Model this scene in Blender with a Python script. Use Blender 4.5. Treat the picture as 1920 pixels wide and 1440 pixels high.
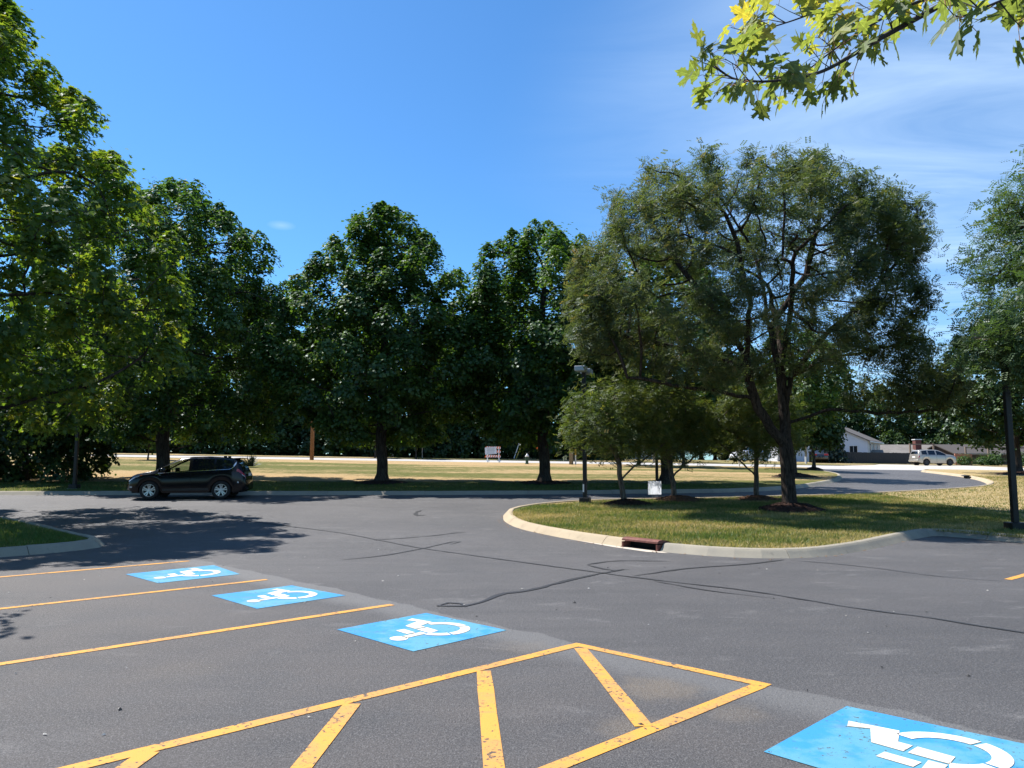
import bpy, bmesh, math, random
import numpy as np
from mathutils import Vector, Matrix
from mathutils.geometry import delaunay_2d_cdt
for o in list(bpy.data.objects): bpy.data.objects.remove(o)
S = bpy.context.scene
COL = S.collection
R = math.radians

# ------------------------------------------------------------------ camera, sky, sun, exposure
cam = bpy.data.cameras.new('camera'); co = bpy.data.objects.new('camera', cam); COL.objects.link(co)
cam.sensor_width = 36; cam.lens = 36*1442/1920; cam.clip_start = .05; cam.clip_end = 2000
co.location = (0, 0, 1.6); co.rotation_euler = (R(90)+math.atan(152/1442), 0, 0)
S.camera = co
SUN_AZ, SUN_EL = R(-57), R(56)          # azimuth measured from +Y towards +X
W = bpy.data.worlds.new('World'); S.world = W; W.use_nodes = True
wn, wl = W.node_tree.nodes, W.node_tree.links
wn.clear()
def N(nt, t, **k):
    n = nt.new(t)
    for a, b in k.items():
        if a in n.inputs: n.inputs[a].default_value = b
        else: setattr(n, a, b)
    return n
sky = N(wn, 'ShaderNodeTexSky'); sky.sky_type = 'NISHITA'; sky.sun_disc = False
sky.sun_elevation = SUN_EL; sky.sun_rotation = SUN_AZ; sky.altitude = 200
sky.air_density = 1.0; sky.dust_density = .3; sky.ozone_density = 2.5
tint = N(wn, 'ShaderNodeMix', data_type='RGBA', blend_type='MULTIPLY'); tint.inputs[0].default_value = 1
tint.inputs[7].default_value = (.50, .90, 1.20, 1)
wl.new(sky.outputs[0], tint.inputs[6])
tc = N(wn, 'ShaderNodeTexCoord'); sx = N(wn, 'ShaderNodeSeparateXYZ'); wl.new(tc.outputs['Generated'], sx.inputs[0])
def M(nt, lk, op, a, b=None, c=None, clamp=False):
    n = nt.new('ShaderNodeMath'); n.operation = op; n.use_clamp = clamp
    for i, v in enumerate((a, b, c)):
        if v is None: continue
        if isinstance(v, (int, float)): n.inputs[i].default_value = v
        else: lk.new(v, n.inputs[i])
    return n.outputs[0]
zz = M(wn, wl, 'MAXIMUM', sx.outputs[2], .06)
u = M(wn, wl, 'DIVIDE', sx.outputs[0], zz); v = M(wn, wl, 'DIVIDE', sx.outputs[1], zz)
cx = N(wn, 'ShaderNodeCombineXYZ'); wl.new(u, cx.inputs[0]); wl.new(v, cx.inputs[1])
mp = N(wn, 'ShaderNodeMapping'); mp.inputs['Rotation'].default_value = (0, 0, R(32)); mp.inputs['Scale'].default_value = (.55, 1.7, 1)
wl.new(cx.outputs[0], mp.inputs[0])
n1 = N(wn, 'ShaderNodeTexNoise', Scale=1.1, Detail=9.0, Roughness=.58, Distortion=.9); wl.new(mp.outputs[0], n1.inputs[0])
n2 = N(wn, 'ShaderNodeTexNoise', Scale=.35, Detail=3.0); wl.new(cx.outputs[0], n2.inputs[0])
w1 = N(wn, 'ShaderNodeMapRange', clamp=True); w1.inputs[1].default_value = .38; w1.inputs[2].default_value = .86
wl.new(n1.outputs[0], w1.inputs[0])
w2 = N(wn, 'ShaderNodeMapRange', clamp=True); w2.interpolation_type = 'SMOOTHSTEP'; w2.inputs[1].default_value = -.06; w2.inputs[2].default_value = .60
az = M(wn, wl, 'DIVIDE', sx.outputs[0], M(wn, wl, 'MAXIMUM', sx.outputs[1], .25))
wl.new(M(wn, wl, 'ADD', az, M(wn, wl, 'MULTIPLY', M(wn, wl, 'SUBTRACT', n2.outputs[0], .5), .9)), w2.inputs[0])
w3 = N(wn, 'ShaderNodeMapRange', clamp=True); w3.interpolation_type = 'SMOOTHSTEP'; w3.inputs[1].default_value = 2.6; w3.inputs[2].default_value = 1.1; wl.new(az, w3.inputs[0])
cm = M(wn, wl, 'MULTIPLY', M(wn, wl, 'MULTIPLY', w2.outputs[0], w3.outputs[0]), M(wn, wl, 'ADD', M(wn, wl, 'MULTIPLY', w1.outputs[0], .55), .20), clamp=True)
# one small puff low over the trees
pd = N(wn, 'ShaderNodeVectorMath', operation='SUBTRACT'); pd.inputs[1].default_value = (-.2818, .9143, .2913)
wl.new(tc.outputs['Generated'], pd.inputs[0])
pm = N(wn, 'ShaderNodeVectorMath', operation='MULTIPLY'); pm.inputs[1].default_value = (1, 1, 3); wl.new(pd.outputs[0], pm.inputs[0])
pl_ = N(wn, 'ShaderNodeVectorMath', operation='LENGTH'); wl.new(pm.outputs[0], pl_.inputs[0])
pr = N(wn, 'ShaderNodeMapRange', clamp=True); pr.inputs[1].default_value = .018; pr.inputs[2].default_value = 0; pr.inputs[4].default_value = .25
wl.new(pl_.outputs['Value'], pr.inputs[0])
cm = M(wn, wl, 'ADD', cm, pr.outputs[0], clamp=True)
cl = N(wn, 'ShaderNodeMix', data_type='RGBA'); wl.new(cm, cl.inputs[0]); wl.new(tint.outputs[2], cl.inputs[6]); cl.inputs[7].default_value = (5.6, 7.2, 9.0, 1)
bg = N(wn, 'ShaderNodeBackground', Strength=.084); wl.new(cl.outputs[2], bg.inputs[0])
wo = N(wn, 'ShaderNodeOutputWorld'); wl.new(bg.outputs[0], wo.inputs[0])
sd = Vector((math.sin(SUN_AZ)*math.cos(SUN_EL), math.cos(SUN_AZ)*math.cos(SUN_EL), math.sin(SUN_EL)))
sl = bpy.data.lights.new('sun', 'SUN'); sl.energy = 5.0; sl.angle = R(.53); sl.color = (1, .96, .91)
so = bpy.data.objects.new('sun', sl); COL.objects.link(so); so.location = sd*100; so.rotation_euler = sd.to_track_quat('Z', 'Y').to_euler()
vs = S.view_settings; vs.view_transform = 'Standard'; vs.look = 'None'; vs.exposure = .9; vs.gamma = 1; vs.use_curve_mapping = False
S.render.engine = 'CYCLES'
c = S.cycles; c.max_bounces = 6; c.diffuse_bounces = 1; c.glossy_bounces = 3; c.transmission_bounces = 4; c.transparent_max_bounces = 8
c.caustics_reflective = False; c.caustics_refractive = False

# ------------------------------------------------------------------ helpers
def tag(o, label=None, cat=None, group=None, kind=None):
    if label: o['label'] = label
    if cat: o['category'] = cat
    if group: o['group'] = group
    if kind: o['kind'] = kind
    return o
def empty(name, loc=(0, 0, 0), rz=0, label=None, cat=None, group=None, kind=None):
    o = bpy.data.objects.new(name, None); COL.objects.link(o); o.location = loc; o.rotation_euler = (0, 0, rz); o.empty_display_size = .2
    return tag(o, label, cat, group, kind)
def link(name, me, mat=None, parent=None, smooth=False):
    if mat is not None and len(me.materials) == 0: me.materials.append(mat)
    o = bpy.data.objects.new(name, me); COL.objects.link(o)
    if parent is not None: o.parent = parent
    if smooth: me.polygons.foreach_set('use_smooth', [True]*len(me.polygons))
    return o
def copy_tree(o, parent=None, loc=None, rz=None, sc=None):
    c = o.copy(); COL.objects.link(c)
    if parent is not None: c.parent = parent
    if loc is not None: c.location = loc
    if rz is not None: c.rotation_euler = (0, 0, rz)
    if sc is not None: c.scale = sc if hasattr(sc, '__len__') else (sc,)*3
    for ch in list(o.children): copy_tree(ch, c)
    return c
class MB:
    def __init__(s): s.v = []; s.f = []
    def add(s, vs, fs):
        b = len(s.v); s.v += [tuple(p) for p in vs]; s.f += [tuple(b+i for i in f) for f in fs]; return s
    def box(s, c, d, rz=0, rx=0, ry=0, bev=0):
        m = Matrix.Translation(c) @ Matrix.Rotation(rz, 4, 'Z') @ Matrix.Rotation(ry, 4, 'Y') @ Matrix.Rotation(rx, 4, 'X')
        x, y, z = d[0]/2, d[1]/2, d[2]/2
        if bev <= 0:
            P = [(-x,-y,-z),(x,-y,-z),(x,y,-z),(-x,y,-z),(-x,-y,z),(x,-y,z),(x,y,z),(-x,y,z)]
            F = [(3,2,1,0),(4,5,6,7),(0,1,5,4),(1,2,6,5),(2,3,7,6),(3,0,4,7)]
            return s.add([m@Vector(p) for p in P], F)
        b = bmesh.new(); bmesh.ops.create_cube(b, size=1)
        for w in b.verts: w.co = Vector((w.co.x*d[0], w.co.y*d[1], w.co.z*d[2]))
        bmesh.ops.bevel(b, geom=list(b.edges), offset=bev, segments=2, affect='EDGES', profile=.5)
        b.verts.index_update()
        s.add([m@w.co for w in b.verts], [[w.index for w in f.verts] for f in b.faces]); b.free(); return s
    def tube(s, pts, rad, n=8, cap=True):
        pts = [Vector(p) for p in pts]
        if not hasattr(rad, '__len__'): rad = [rad]*len(pts)
        base = len(s.v); ref = None
        for i, p in enumerate(pts):
            d = (pts[min(i+1, len(pts)-1)]-pts[max(i-1, 0)]).normalized()
            if ref is None: ref = Vector((1, 0, 0)) if abs(d.x) < .9 else Vector((0, 1, 0))
            a = (ref - d*ref.dot(d)).normalized(); b = d.cross(a); ref = a
            for k in range(n):
                t = 2*math.pi*k/n; q = p + (a*math.cos(t)+b*math.sin(t))*rad[i]; s.v.append(tuple(q))
        for i in range(len(pts)-1):
            for k in range(n):
                k2 = (k+1) % n; s.f.append((base+i*n+k, base+i*n+k2, base+(i+1)*n+k2, base+(i+1)*n+k))
        if cap:
            s.f.append(tuple(base+k for k in reversed(range(n)))); e = base+(len(pts)-1)*n; s.f.append(tuple(e+k for k in range(n)))
        return s
    def lathe(s, prof, n=20, axis='Z', c=(0, 0, 0)):
        base = len(s.v); c = Vector(c)
        for r, z in prof:
            for k in range(n):
                t = 2*math.pi*k/n; p = (r*math.cos(t), r*math.sin(t), z)
                if axis == 'Y': p = (p[0], z, p[1])
                s.v.append(tuple(c+Vector(p)))
        for i in range(len(prof)-1):
            for k in range(n):
                k2 = (k+1) % n; f = (base+i*n+k, base+i*n+k2, base+(i+1)*n+k2, base+(i+1)*n+k)
                s.f.append(f if axis == 'Z' else f[::-1])
        return s
    def prism(s, poly, z0, z1):
        n = len(poly); base = len(s.v)
        s.v += [(x, y, z0) for x, y in poly]+[(x, y, z1) for x, y in poly]
        s.f.append(tuple(base+i for i in reversed(range(n)))); s.f.append(tuple(base+n+i for i in range(n)))
        for i in range(n): j = (i+1) % n; s.f.append((base+i, base+j, base+n+j, base+n+i))
        return s
    def mesh(s, name):
        me = bpy.data.meshes.new(name); me.from_pydata(s.v, [], s.f); me.update(); return me
    def build(s, name, mat, parent=None, smooth=False): return link(name, s.mesh(name), mat, parent, smooth)
def npmesh(name, verts, faces, attr=None):
    """fast mesh from an (n,3) array and an (m,k) index array, with a per-face float attribute named tint"""
    me = bpy.data.meshes.new(name); m, k = faces.shape
    me.vertices.add(len(verts)); me.vertices.foreach_set('co', verts.astype(np.float32).ravel())
    me.loops.add(m*k); me.loops.foreach_set('vertex_index', faces.astype(np.int32).ravel())
    me.polygons.add(m); me.polygons.foreach_set('loop_start', np.arange(0, m*k, k, dtype=np.int32))
    me.update(calc_edges=True)
    if attr is not None:
        a = me.attributes.new('tint', 'FLOAT', 'FACE'); a.data.foreach_set('value', attr.astype(np.float32))
    return me
# the lie of the land: the lot is level, the ground climbs beyond it and falls off to the right
PYs = np.array([-60,13,20,24,28.5,38,50,64,72,84,100,200,400.]); PZs = np.array([0,0,.06,.16,.345,.72,1.16,1.68,1.98,2.3,2.6,3.4,4.])
_h = np.diff(PYs); _d = np.diff(PZs)/_h; _m = np.zeros(len(PYs))
for i in range(1, len(PYs)-1):
    if _d[i-1]*_d[i] > 0:
        a, b = 2*_h[i]+_h[i-1], _h[i]+2*_h[i-1]; _m[i] = (a+b)/(a/_d[i-1]+b/_d[i])
def TT(X, Y):
    X = np.asarray(X, float); y = np.clip(np.asarray(Y, float), PYs[0], PYs[-1]); i = np.clip(np.searchsorted(PYs, y)-1, 0, len(_h)-1)
    h = _h[i]; t = (y-PYs[i])/h
    z = (2*t**3-3*t*t+1)*PZs[i]+(t**3-2*t*t+t)*h*_m[i]+(-2*t**3+3*t*t)*PZs[i+1]+(t**3-t*t)*h*_m[i+1]
    s = np.clip((np.asarray(Y, float)-25)/35, 0, 1); s = s*s*(3-2*s)
    return z-.0157*np.clip(X, -120, 120)*s
def T(X, Y, off=0.): return float(TT(X, Y))+off
def G(x, y, off=0.): return Vector((x, y, T(x, y, off)))
def spline(P, step=.4, closed=False):
    P = [Vector((p[0], p[1], 0)) for p in P]; out = []; n = len(P)
    for i in range(n if closed else n-1):
        p0 = P[(i-1) % n] if closed or i > 0 else P[0]*2-P[1]
        p1, p2 = P[i], P[(i+1) % n]
        p3 = P[(i+2) % n] if closed or i+2 < n else P[-1]*2-P[-2]
        k = max(1, int((p2-p1).length/step))
        for j in range(k):
            t = j/k
            out.append(.5*((2*p1)+(p2-p0)*t+(2*p0-5*p1+4*p2-p3)*t*t+(3*p1-p0-3*p2+p3)*t**3))
    if not closed: out.append(P[-1])
    return [(p.x, p.y) for p in out]
def inside(poly, pts):
    x, y = pts[:, 0], pts[:, 1]; r = np.zeros(len(pts), bool); n = len(poly)
    for i in range(n):
        x1, y1 = poly[i]; x2, y2 = poly[(i+1) % n]
        c = (y1 > y) != (y2 > y)
        if y1 != y2: r ^= c & (x < (x2-x1)*(y-y1)/(y2-y1)+x1)
    return r
def sheet(name, poly, off, mat, parent=None, step=1.0, kind=None):
    pv = [Vector((p[0], p[1])) for p in poly]; n = len(pv)
    xs = [p.x for p in pv]; ys = [p.y for p in pv]
    gx = np.arange(math.floor(min(xs))+.037, max(xs), step); gy = np.arange(math.floor(min(ys))+.041, max(ys), step)
    g = np.stack(np.meshgrid(gx, gy), -1).reshape(-1, 2); g = g[inside(poly, g)]
    vv, ee, ff, *_ = delaunay_2d_cdt(pv+[Vector(q) for q in g], [(i, (i+1) % n) for i in range(n)], [], 1, 1e-4)
    a = np.array([(p.x, p.y) for p in vv]); z = TT(a[:, 0], a[:, 1])+off
    me = bpy.data.meshes.new(name); me.from_pydata([(p[0], p[1], q) for p, q in zip(a, z)], [], [tuple(f) for f in ff]); me.update()
    if len(me.polygons) and me.polygons[0].normal.z < 0: me.flip_normals()
    o = link(name, me, mat, parent, True)
    if kind: o['kind'] = kind
    return o

# ------------------------------------------------------------------ materials
def mat(name, col=(.5, .5, .5), rough=.6, metal=0., coat=0., spec=None):
    m = bpy.data.materials.new(name); m.use_nodes = True; b = m.node_tree.nodes['Principled BSDF']
    b.inputs['Base Color'].default_value = (*col, 1); b.inputs['Roughness'].default_value = rough; b.inputs['Metallic'].default_value = metal
    b.inputs['Coat Weight'].default_value = coat
    if spec is not None: b.inputs['Specular IOR Level'].default_value = spec
    return m
class NT:
    def __init__(s, name, rough=.8, spec=.3):
        s.m = bpy.data.materials.new(name); s.m.use_nodes = True; s.n = s.m.node_tree.nodes; s.l = s.m.node_tree.links
        s.b = s.n['Principled BSDF']; s.b.inputs['Roughness'].default_value = rough; s.b.inputs['Specular IOR Level'].default_value = spec
        s.tc = s.n.new('ShaderNodeTexCoord')
    def mapped(s, scale=(1, 1, 1), rot=0, src='Object'):
        p = s.n.new('ShaderNodeMapping'); p.inputs['Scale'].default_value = scale; p.inputs['Rotation'].default_value = (0, 0, rot)
        s.l.new(s.tc.outputs[src], p.inputs[0]); return p.outputs[0]
    def noise(s, scale, detail=4., rough=.55, vec=None, dist=0.):
        n = N(s.n, 'ShaderNodeTexNoise', Scale=scale, Detail=detail, Roughness=rough, Distortion=dist)
        s.l.new(vec if vec is not None else s.tc.outputs['Object'], n.inputs[0]); return n.outputs[0]
    def voro(s, scale, vec=None, out='Distance'):
        n = N(s.n, 'ShaderNodeTexVoronoi', Scale=scale); s.l.new(vec if vec is not None else s.tc.outputs['Object'], n.inputs[0]); return n.outputs[out]
    def rng(s, x, a, b, c=0., d=1., smooth=True):
        n = N(s.n, 'ShaderNodeMapRange', clamp=True)
        if smooth: n.interpolation_type = 'SMOOTHSTEP'
        for i, q in enumerate((a, b, c, d)): n.inputs[i+1].default_value = q
        s.l.new(x, n.inputs[0]); return n.outputs[0]
    def math(s, op, a, b=None, clamp=False): return M(s.n, s.l, op, a, b, None, clamp)
    def mix(s, f, a, b, blend='MIX'):
        n = N(s.n, 'ShaderNodeMix', data_type='RGBA', blend_type=blend)
        if isinstance(f, (int, float)): n.inputs[0].default_value = f
        else: s.l.new(f, n.inputs[0])
        for i, q in ((6, a), (7, b)):
            if isinstance(q, tuple): n.inputs[i].default_value = (*q, 1)
            else: s.l.new(q, n.inputs[i])
        return n.outputs[2]
    def color(s, c): s.l.new(c, s.b.inputs['Base Color'])
    def bump(s, h, strength=.4, dist=.01):
        n = N(s.n, 'ShaderNodeBump', Strength=strength, Distance=dist); s.l.new(h, n.inputs['Height']); s.l.new(n.outputs[0], s.b.inputs['Normal'])
    def dot(s, ax, ay):
        q = s.n.new('ShaderNodeSeparateXYZ'); s.l.new(s.tc.outputs['Object'], q.inputs[0])
        return s.math('ADD', s.math('MULTIPLY', q.outputs[0], ax), s.math('MULTIPLY', q.outputs[1], ay))
    def spot(s, x, y, r):
        d = N(s.n, 'ShaderNodeVectorMath', operation='DISTANCE'); d.inputs[1].default_value = (x, y, 0); s.l.new(s.tc.outputs['Object'], d.inputs[0])
        return s.rng(s.math('ADD', d.outputs['Value'], s.math('MULTIPLY', s.math('SUBTRACT', s.noise(6., 4), .5), r)), r, r*.2)

def asphalt_nodes(name, base=1.0):
    a = NT(name, .66, .42)
    big = a.noise(.22, 4, .6); mid = a.noise(1.3, 5, .65); fine = a.noise(60., 3, .7); grit = a.noise(210., 2, .6); 
    vx = a.mapped((.25, 2.2, 1), R(43.5)); streak = a.noise(1.0, 5, .6, vx, .6)
    vx2 = a.mapped((.8, 1.5, 1), R(-20)); wear = a.noise(1.1, 7, .75, vx2, .5)
    c = a.mix(a.rng(big, .3, .7), (.050*base, .048*base, .051*base), (.088*base, .083*base, .084*base))
    c = a.mix(a.math('MULTIPLY', a.rng(mid, .42, .75), .55), c, (.088*base, .080*base, .078*base))
    c = a.mix(a.math('MULTIPLY', a.rng(streak, .46, .66), .60), c, (.045*base, .044*base, .047*base))
    # worn, stone-showing patches and brush streaks
    c = a.mix(a.math('MULTIPLY', a.math('MULTIPLY', a.rng(wear, .55, .70), a.rng(fine, .38, .62)), .85), c, (.21, .20, .195))
    # stall ends: a paler strip left outside the newer seal coat
    v = a.dot(.7193, .6947)
    ve = a.math('ADD', v, a.math('MULTIPLY', a.math('SUBTRACT', a.noise(1.6, 4), .5), .35))
    strip = a.math('MULTIPLY', a.rng(ve, 4.72, 5.15), a.rng(ve, 5.44, 5.40))
    uu = a.dot(.6947, -.7193)
    strip = a.math('MULTIPLY', strip, a.rng(uu, 9.5, 3., 0., 1.))
    strip = a.math('MULTIPLY', strip, a.rng(uu, -13.6, -13.2, 0., 1.))
    c = a.mix(a.math('MULTIPLY', strip, .85), c, (.155*base, .152*base, .15*base))
    # stalls: warmer, browner old coat
    st = a.math('MULTIPLY', a.rng(ve, 5.0, 4.2), a.rng(a.noise(.9, 5, .65), .30, .62))
    c = a.mix(a.math('MULTIPLY', st, .55), c, (.098*base, .082*base, .074*base))
    for x, y, r, k in ((1.05, 5.75, .42, .55), (.75, 4.9, .3, .45), (1.45, 5.2, .28, .3), (.1, 7.0, .35, .25), (-2.6, 6.2, .5, .12)):
        c = a.mix(a.math('MULTIPLY', a.spot(x, y, r), k), c, (.20, .155, .105))
    # fresh, darker seal near the island nose and in the far drive
    nose = a.math('MAXIMUM', a.spot(-.9, 20.6, 2.6), a.spot(.4, 17.6, 1.5))
    c = a.mix(a.math('MULTIPLY', nose, .55), c, (.042*base, .043*base, .047*base))
    # stones and pores, coarse to fine
    g35 = a.noise(34., 4, .75); g90 = a.noise(95., 3, .75); sp = a.voro(70.)
    c = a.mix(a.math('MULTIPLY', a.rng(g35, .50, .70), .70), c, (.165, .158, .152))
    c = a.mix(a.math('MULTIPLY', a.rng(g35, .50, .26), .70), c, (.034, .033, .034))
    c = a.mix(a.math('MULTIPLY', a.rng(g90, .50, .68), .85), c, (.22, .215, .21))
    c = a.mix(a.math('MULTIPLY', a.rng(g90, .48, .28), .80), c, (.020, .020, .021))
    c = a.mix(a.math('MULTIPLY', a.rng(sp, .16, .06), a.rng(mid, .4, .7)), c, (.26, .25, .24))
    a.color(c); a.bump(a.math('ADD', g90, g35), 1.0, .012)
    return a
ASPH = asphalt_nodes('asphalt', .88).m
def paint(name, col, dark, chip=.66):
    a = NT(name, .7, .3)
    big = a.noise(3.5, 4, .6); med = a.noise(28., 5, .75); fn = a.noise(150., 3, .7)
    c = a.mix(a.rng(a.math('ADD', a.noise(1.7, 5, .65), a.math('MULTIPLY', a.math('SUBTRACT', big, .5), .5)), .43, .57), col, dark)
    c = a.mix(a.math('MULTIPLY', a.rng(fn, .5, .75), .35), c, tuple(q*.7 for q in col))
    worn = a.math('ADD', med, a.math('MULTIPLY', a.math('SUBTRACT', big, .5), .35))
    sc = a.noise(2.4, 6, .7, a.mapped((.5, 2.2, 1), R(-46)), .4); c = a.mix(a.math('MULTIPLY', a.rng(sc, .52, .72), .38), c, (.16, .145, .13))
    c = a.mix(a.rng(worn, chip, chip+.05), c, (.06, .057, .055))
    a.color(c); a.bump(fn, .5, .004); return a.m
YEL = paint('yellow paint', (.60, .285, .048), (.50, .25, .07), .575)
BLU = paint('blue paint', (.030, .225, .46), (.085, .27, .38), .61)
WHP = paint('white paint', (.66, .645, .60), (.56, .52, .44), .66)
SEAL = mat('crack sealant', (.030, .030, .032), .5)
def concrete(name, a1, a2, stain=(.2, .16, .11)):
    a = NT(name, .9, .2)
    c = a.mix(a.rng(a.noise(1.2, 5, .65), .3, .7), a1, a2)
    c = a.mix(a.math('MULTIPLY', a.rng(a.noise(5., 6, .7), .55, .8), .6), c, stain)
    c = a.mix(a.math('MULTIPLY', a.rng(a.noise(90., 2), .5, .75), .35), c, tuple(q*.55 for q in a1))
    a.color(c); a.bump(a.noise(40., 5, .7), .5, .012); return a.m
KERB = concrete('kerb concrete', (.42, .34, .23), (.36, .29, .20))
KERBG = concrete('old grey kerb concrete', (.32, .285, .22), (.26, .235, .19), (.09, .085, .075))
ROAD = concrete('road concrete', (.43, .41, .385), (.37, .355, .33), (.38, .35, .31))
DRIVE = concrete('drive concrete', (.52, .46, .38), (.47, .41, .34), (.38, .33, .26))
def grass(name, g1, g2, dry1, dry2, lo=.45, hi=.62, stretch=(.35, 1, 1), green=None, dryat=None):
    a = NT(name, .95, .1)
    p = a.noise(.30, 5, .62, a.mapped(stretch)); q = a.noise(2.2, 5, .7); f = a.noise(26., 4, .75); h = a.noise(110., 2, .7)
    g = a.mix(a.rng(q, .3, .7), g1, g2); d = a.mix(a.rng(f, .3, .7), dry1, dry2)
    k = a.math('ADD', p, a.math('MULTIPLY', a.math('SUBTRACT', q, .5), .35)); k = a.math('ADD', k, a.math('MULTIPLY', a.math('SUBTRACT', f, .5), .30))
    if green: k = a.math('ADD', k, a.rng(a.math('ADD', a.dot(-.10, 1), a.math('MULTIPLY', q, 2.)), green[0], green[1], -.40, 0))
    if dryat: k = a.math('ADD', k, a.rng(a.dot(*dryat[:2]), dryat[2], dryat[3], 0, .22))
    c = a.mix(a.rng(k, lo, hi), g, d)
    c = a.mix(a.math('MULTIPLY', a.rng(h, .5, .3), .55), c, tuple(x*.45 for x in g1))
    a.color(c); a.bump(a.math('ADD', f, h), .8, .03); return a.m
GRS = grass('field grass', (.105, .115, .030), (.15, .14, .045), (.38, .26, .125), (.47, .325, .17), .42, .58, (.14, .55, 1), green=(36.5, 40))
GRI = grass('island grass', (.09, .12, .026), (.15, .155, .042), (.36, .27, .12), (.47, .35, .19), .44, .64, (.6, 1, 1), dryat=(.75, .66, 26, 33))
GRF = grass('far grass', (.10, .11, .03), (.16, .14, .05), (.36, .26, .13), (.42, .31, .17), .42, .58)
SOIL = mat('soil', (.06, .045, .03), 1)
MULCH = NT('mulch', 1, .1); MULCH.color(MULCH.mix(MULCH.rng(MULCH.noise(30., 4, .7), .35, .7), (.018, .011, .009), (.095, .055, .042))); MULCH.bump(MULCH.noise(45., 4, .8), 1, .03); MULCH = MULCH.m
MULCHB = NT('brown mulch', 1, .1); MULCHB.color(MULCHB.mix(MULCHB.rng(MULCHB.noise(30., 4, .7), .35, .7), (.07, .038, .024), (.21, .12, .075))); MULCHB.bump(MULCHB.noise(45., 4, .8), 1, .03); MULCHB = MULCHB.m
def tintmat(name, stops, trans=.35, tcol=(1.3, 1.35, .55), gloss=.025, rough=.45):
    m = bpy.data.materials.new(name); m.use_nodes = True; n, l = m.node_tree.nodes, m.node_tree.links; n.clear()
    at = N(n, 'ShaderNodeAttribute', attribute_name='tint'); r = n.new('ShaderNodeValToRGB'); l.new(at.outputs['Fac'], r.inputs[0])
    el = r.color_ramp.elements
    while len(el) < len(stops): el.new(.5)
    for e, (p, q) in zip(el, stops): e.position = p; e.color = (*q, 1)
    d = n.new('ShaderNodeBsdfDiffuse'); t = n.new('ShaderNodeBsdfTranslucent'); g = N(n, 'ShaderNodeBsdfGlossy', Roughness=rough)
    mm = N(n, 'ShaderNodeMix', data_type='RGBA', blend_type='MULTIPLY'); mm.inputs[0].default_value = 1; mm.inputs[7].default_value = (*tcol, 1)
    l.new(r.outputs[0], d.inputs[0]); l.new(r.outputs[0], mm.inputs[6]); l.new(mm.outputs[2], t.inputs[0]); g.inputs[0].default_value = (.9, .95, 1, 1)
    a = N(n, 'ShaderNodeMixShader', Fac=trans); l.new(d.outputs[0], a.inputs[1]); l.new(t.outputs[0], a.inputs[2])
    b = N(n, 'ShaderNodeMixShader', Fac=gloss); l.new(a.outputs[0], b.inputs[1]); l.new(g.outputs[0], b.inputs[2])
    o = n.new('ShaderNodeOutputMaterial'); l.new(b.outputs[0], o.inputs[0]); return m
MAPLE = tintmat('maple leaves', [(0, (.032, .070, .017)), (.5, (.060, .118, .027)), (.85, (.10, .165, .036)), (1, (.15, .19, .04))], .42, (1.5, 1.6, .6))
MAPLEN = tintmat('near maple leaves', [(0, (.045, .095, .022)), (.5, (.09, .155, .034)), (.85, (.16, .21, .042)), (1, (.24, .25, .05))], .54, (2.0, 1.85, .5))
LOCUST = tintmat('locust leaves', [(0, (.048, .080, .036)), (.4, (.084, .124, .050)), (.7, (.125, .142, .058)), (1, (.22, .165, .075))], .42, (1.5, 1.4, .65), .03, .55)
LOCUSTG = tintmat('green locust leaves', [(0, (.036, .072, .030)), (.45, (.062, .112, .042)), (.8, (.10, .145, .050)), (1, (.17, .15, .06))], .40, (1.5, 1.5, .65), .03, .5)
LOCUSTY = tintmat('young locust leaves', [(0, (.06, .105, .03)), (.45, (.11, .15, .042)), (.8, (.17, .18, .05)), (1, (.27, .19, .05))], .45, (1.4, 1.35, .6), .03, .55)
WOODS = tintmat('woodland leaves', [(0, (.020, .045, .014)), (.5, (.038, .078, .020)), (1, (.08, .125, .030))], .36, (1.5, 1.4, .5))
SPRUCE = tintmat('spruce needles', [(0, (.018, .035, .026)), (1, (.045, .07, .055))], .1)
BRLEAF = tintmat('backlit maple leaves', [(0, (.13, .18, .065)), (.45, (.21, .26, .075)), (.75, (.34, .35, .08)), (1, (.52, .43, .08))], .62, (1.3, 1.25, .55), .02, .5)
BLADE = tintmat('grass blades', [(0, (.085, .15, .03)), (.35, (.18, .20, .05)), (.55, (.38, .31, .13)), (1, (.56, .43, .23))], .46, (1.1, 1.1, .7), .02, .6)
def bark(name, a1, a2):
    a = NT(name, .95, .1); vx = a.mapped((9, 9, 1.6)); k = a.noise(2.2, 6, .7, vx, .5)
    a.color(a.mix(a.rng(k, .35, .65), a1, a2)); a.bump(k, 1, .05); return a.m
BARK = bark('maple bark', (.035, .027, .022), (.10, .085, .072)); BARKL = bark('locust bark', (.022, .017, .014), (.085, .065, .052)); BARKY = bark('young bark', (.06, .045, .035), (.20, .16, .125))
BRONZE = mat('dark bronze metal', (.010, .009, .009), .45, .3)
WHITE = mat('white enamel', (.78, .78, .77), .45); BLACK = mat('matt black', (.012, .012, .012), .7); DARKV = mat('void', (.006, .006, .006), 1)
LENS = mat('lamp lens', (.5, .52, .54), .2); GALV = mat('galvanised steel', (.42, .43, .44), .45, .6)
ORANGE = mat('orange sheeting', (.80, .15, .03), .5); WOODP = bark('pole wood', (.16, .085, .045), (.30, .175, .10)); WOODG = bark('grey pole wood', (.20, .18, .155), (.34, .31, .27))
RUST = NT('rusted iron', .75, .3); RUST.color(RUST.mix(RUST.rng(RUST.noise(9., 5), .3, .7), (.115, .040, .032), (.19, .075, .055))); RUST.bump(RUST.noise(50., 4), .5, .008); RUST = RUST.m

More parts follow.
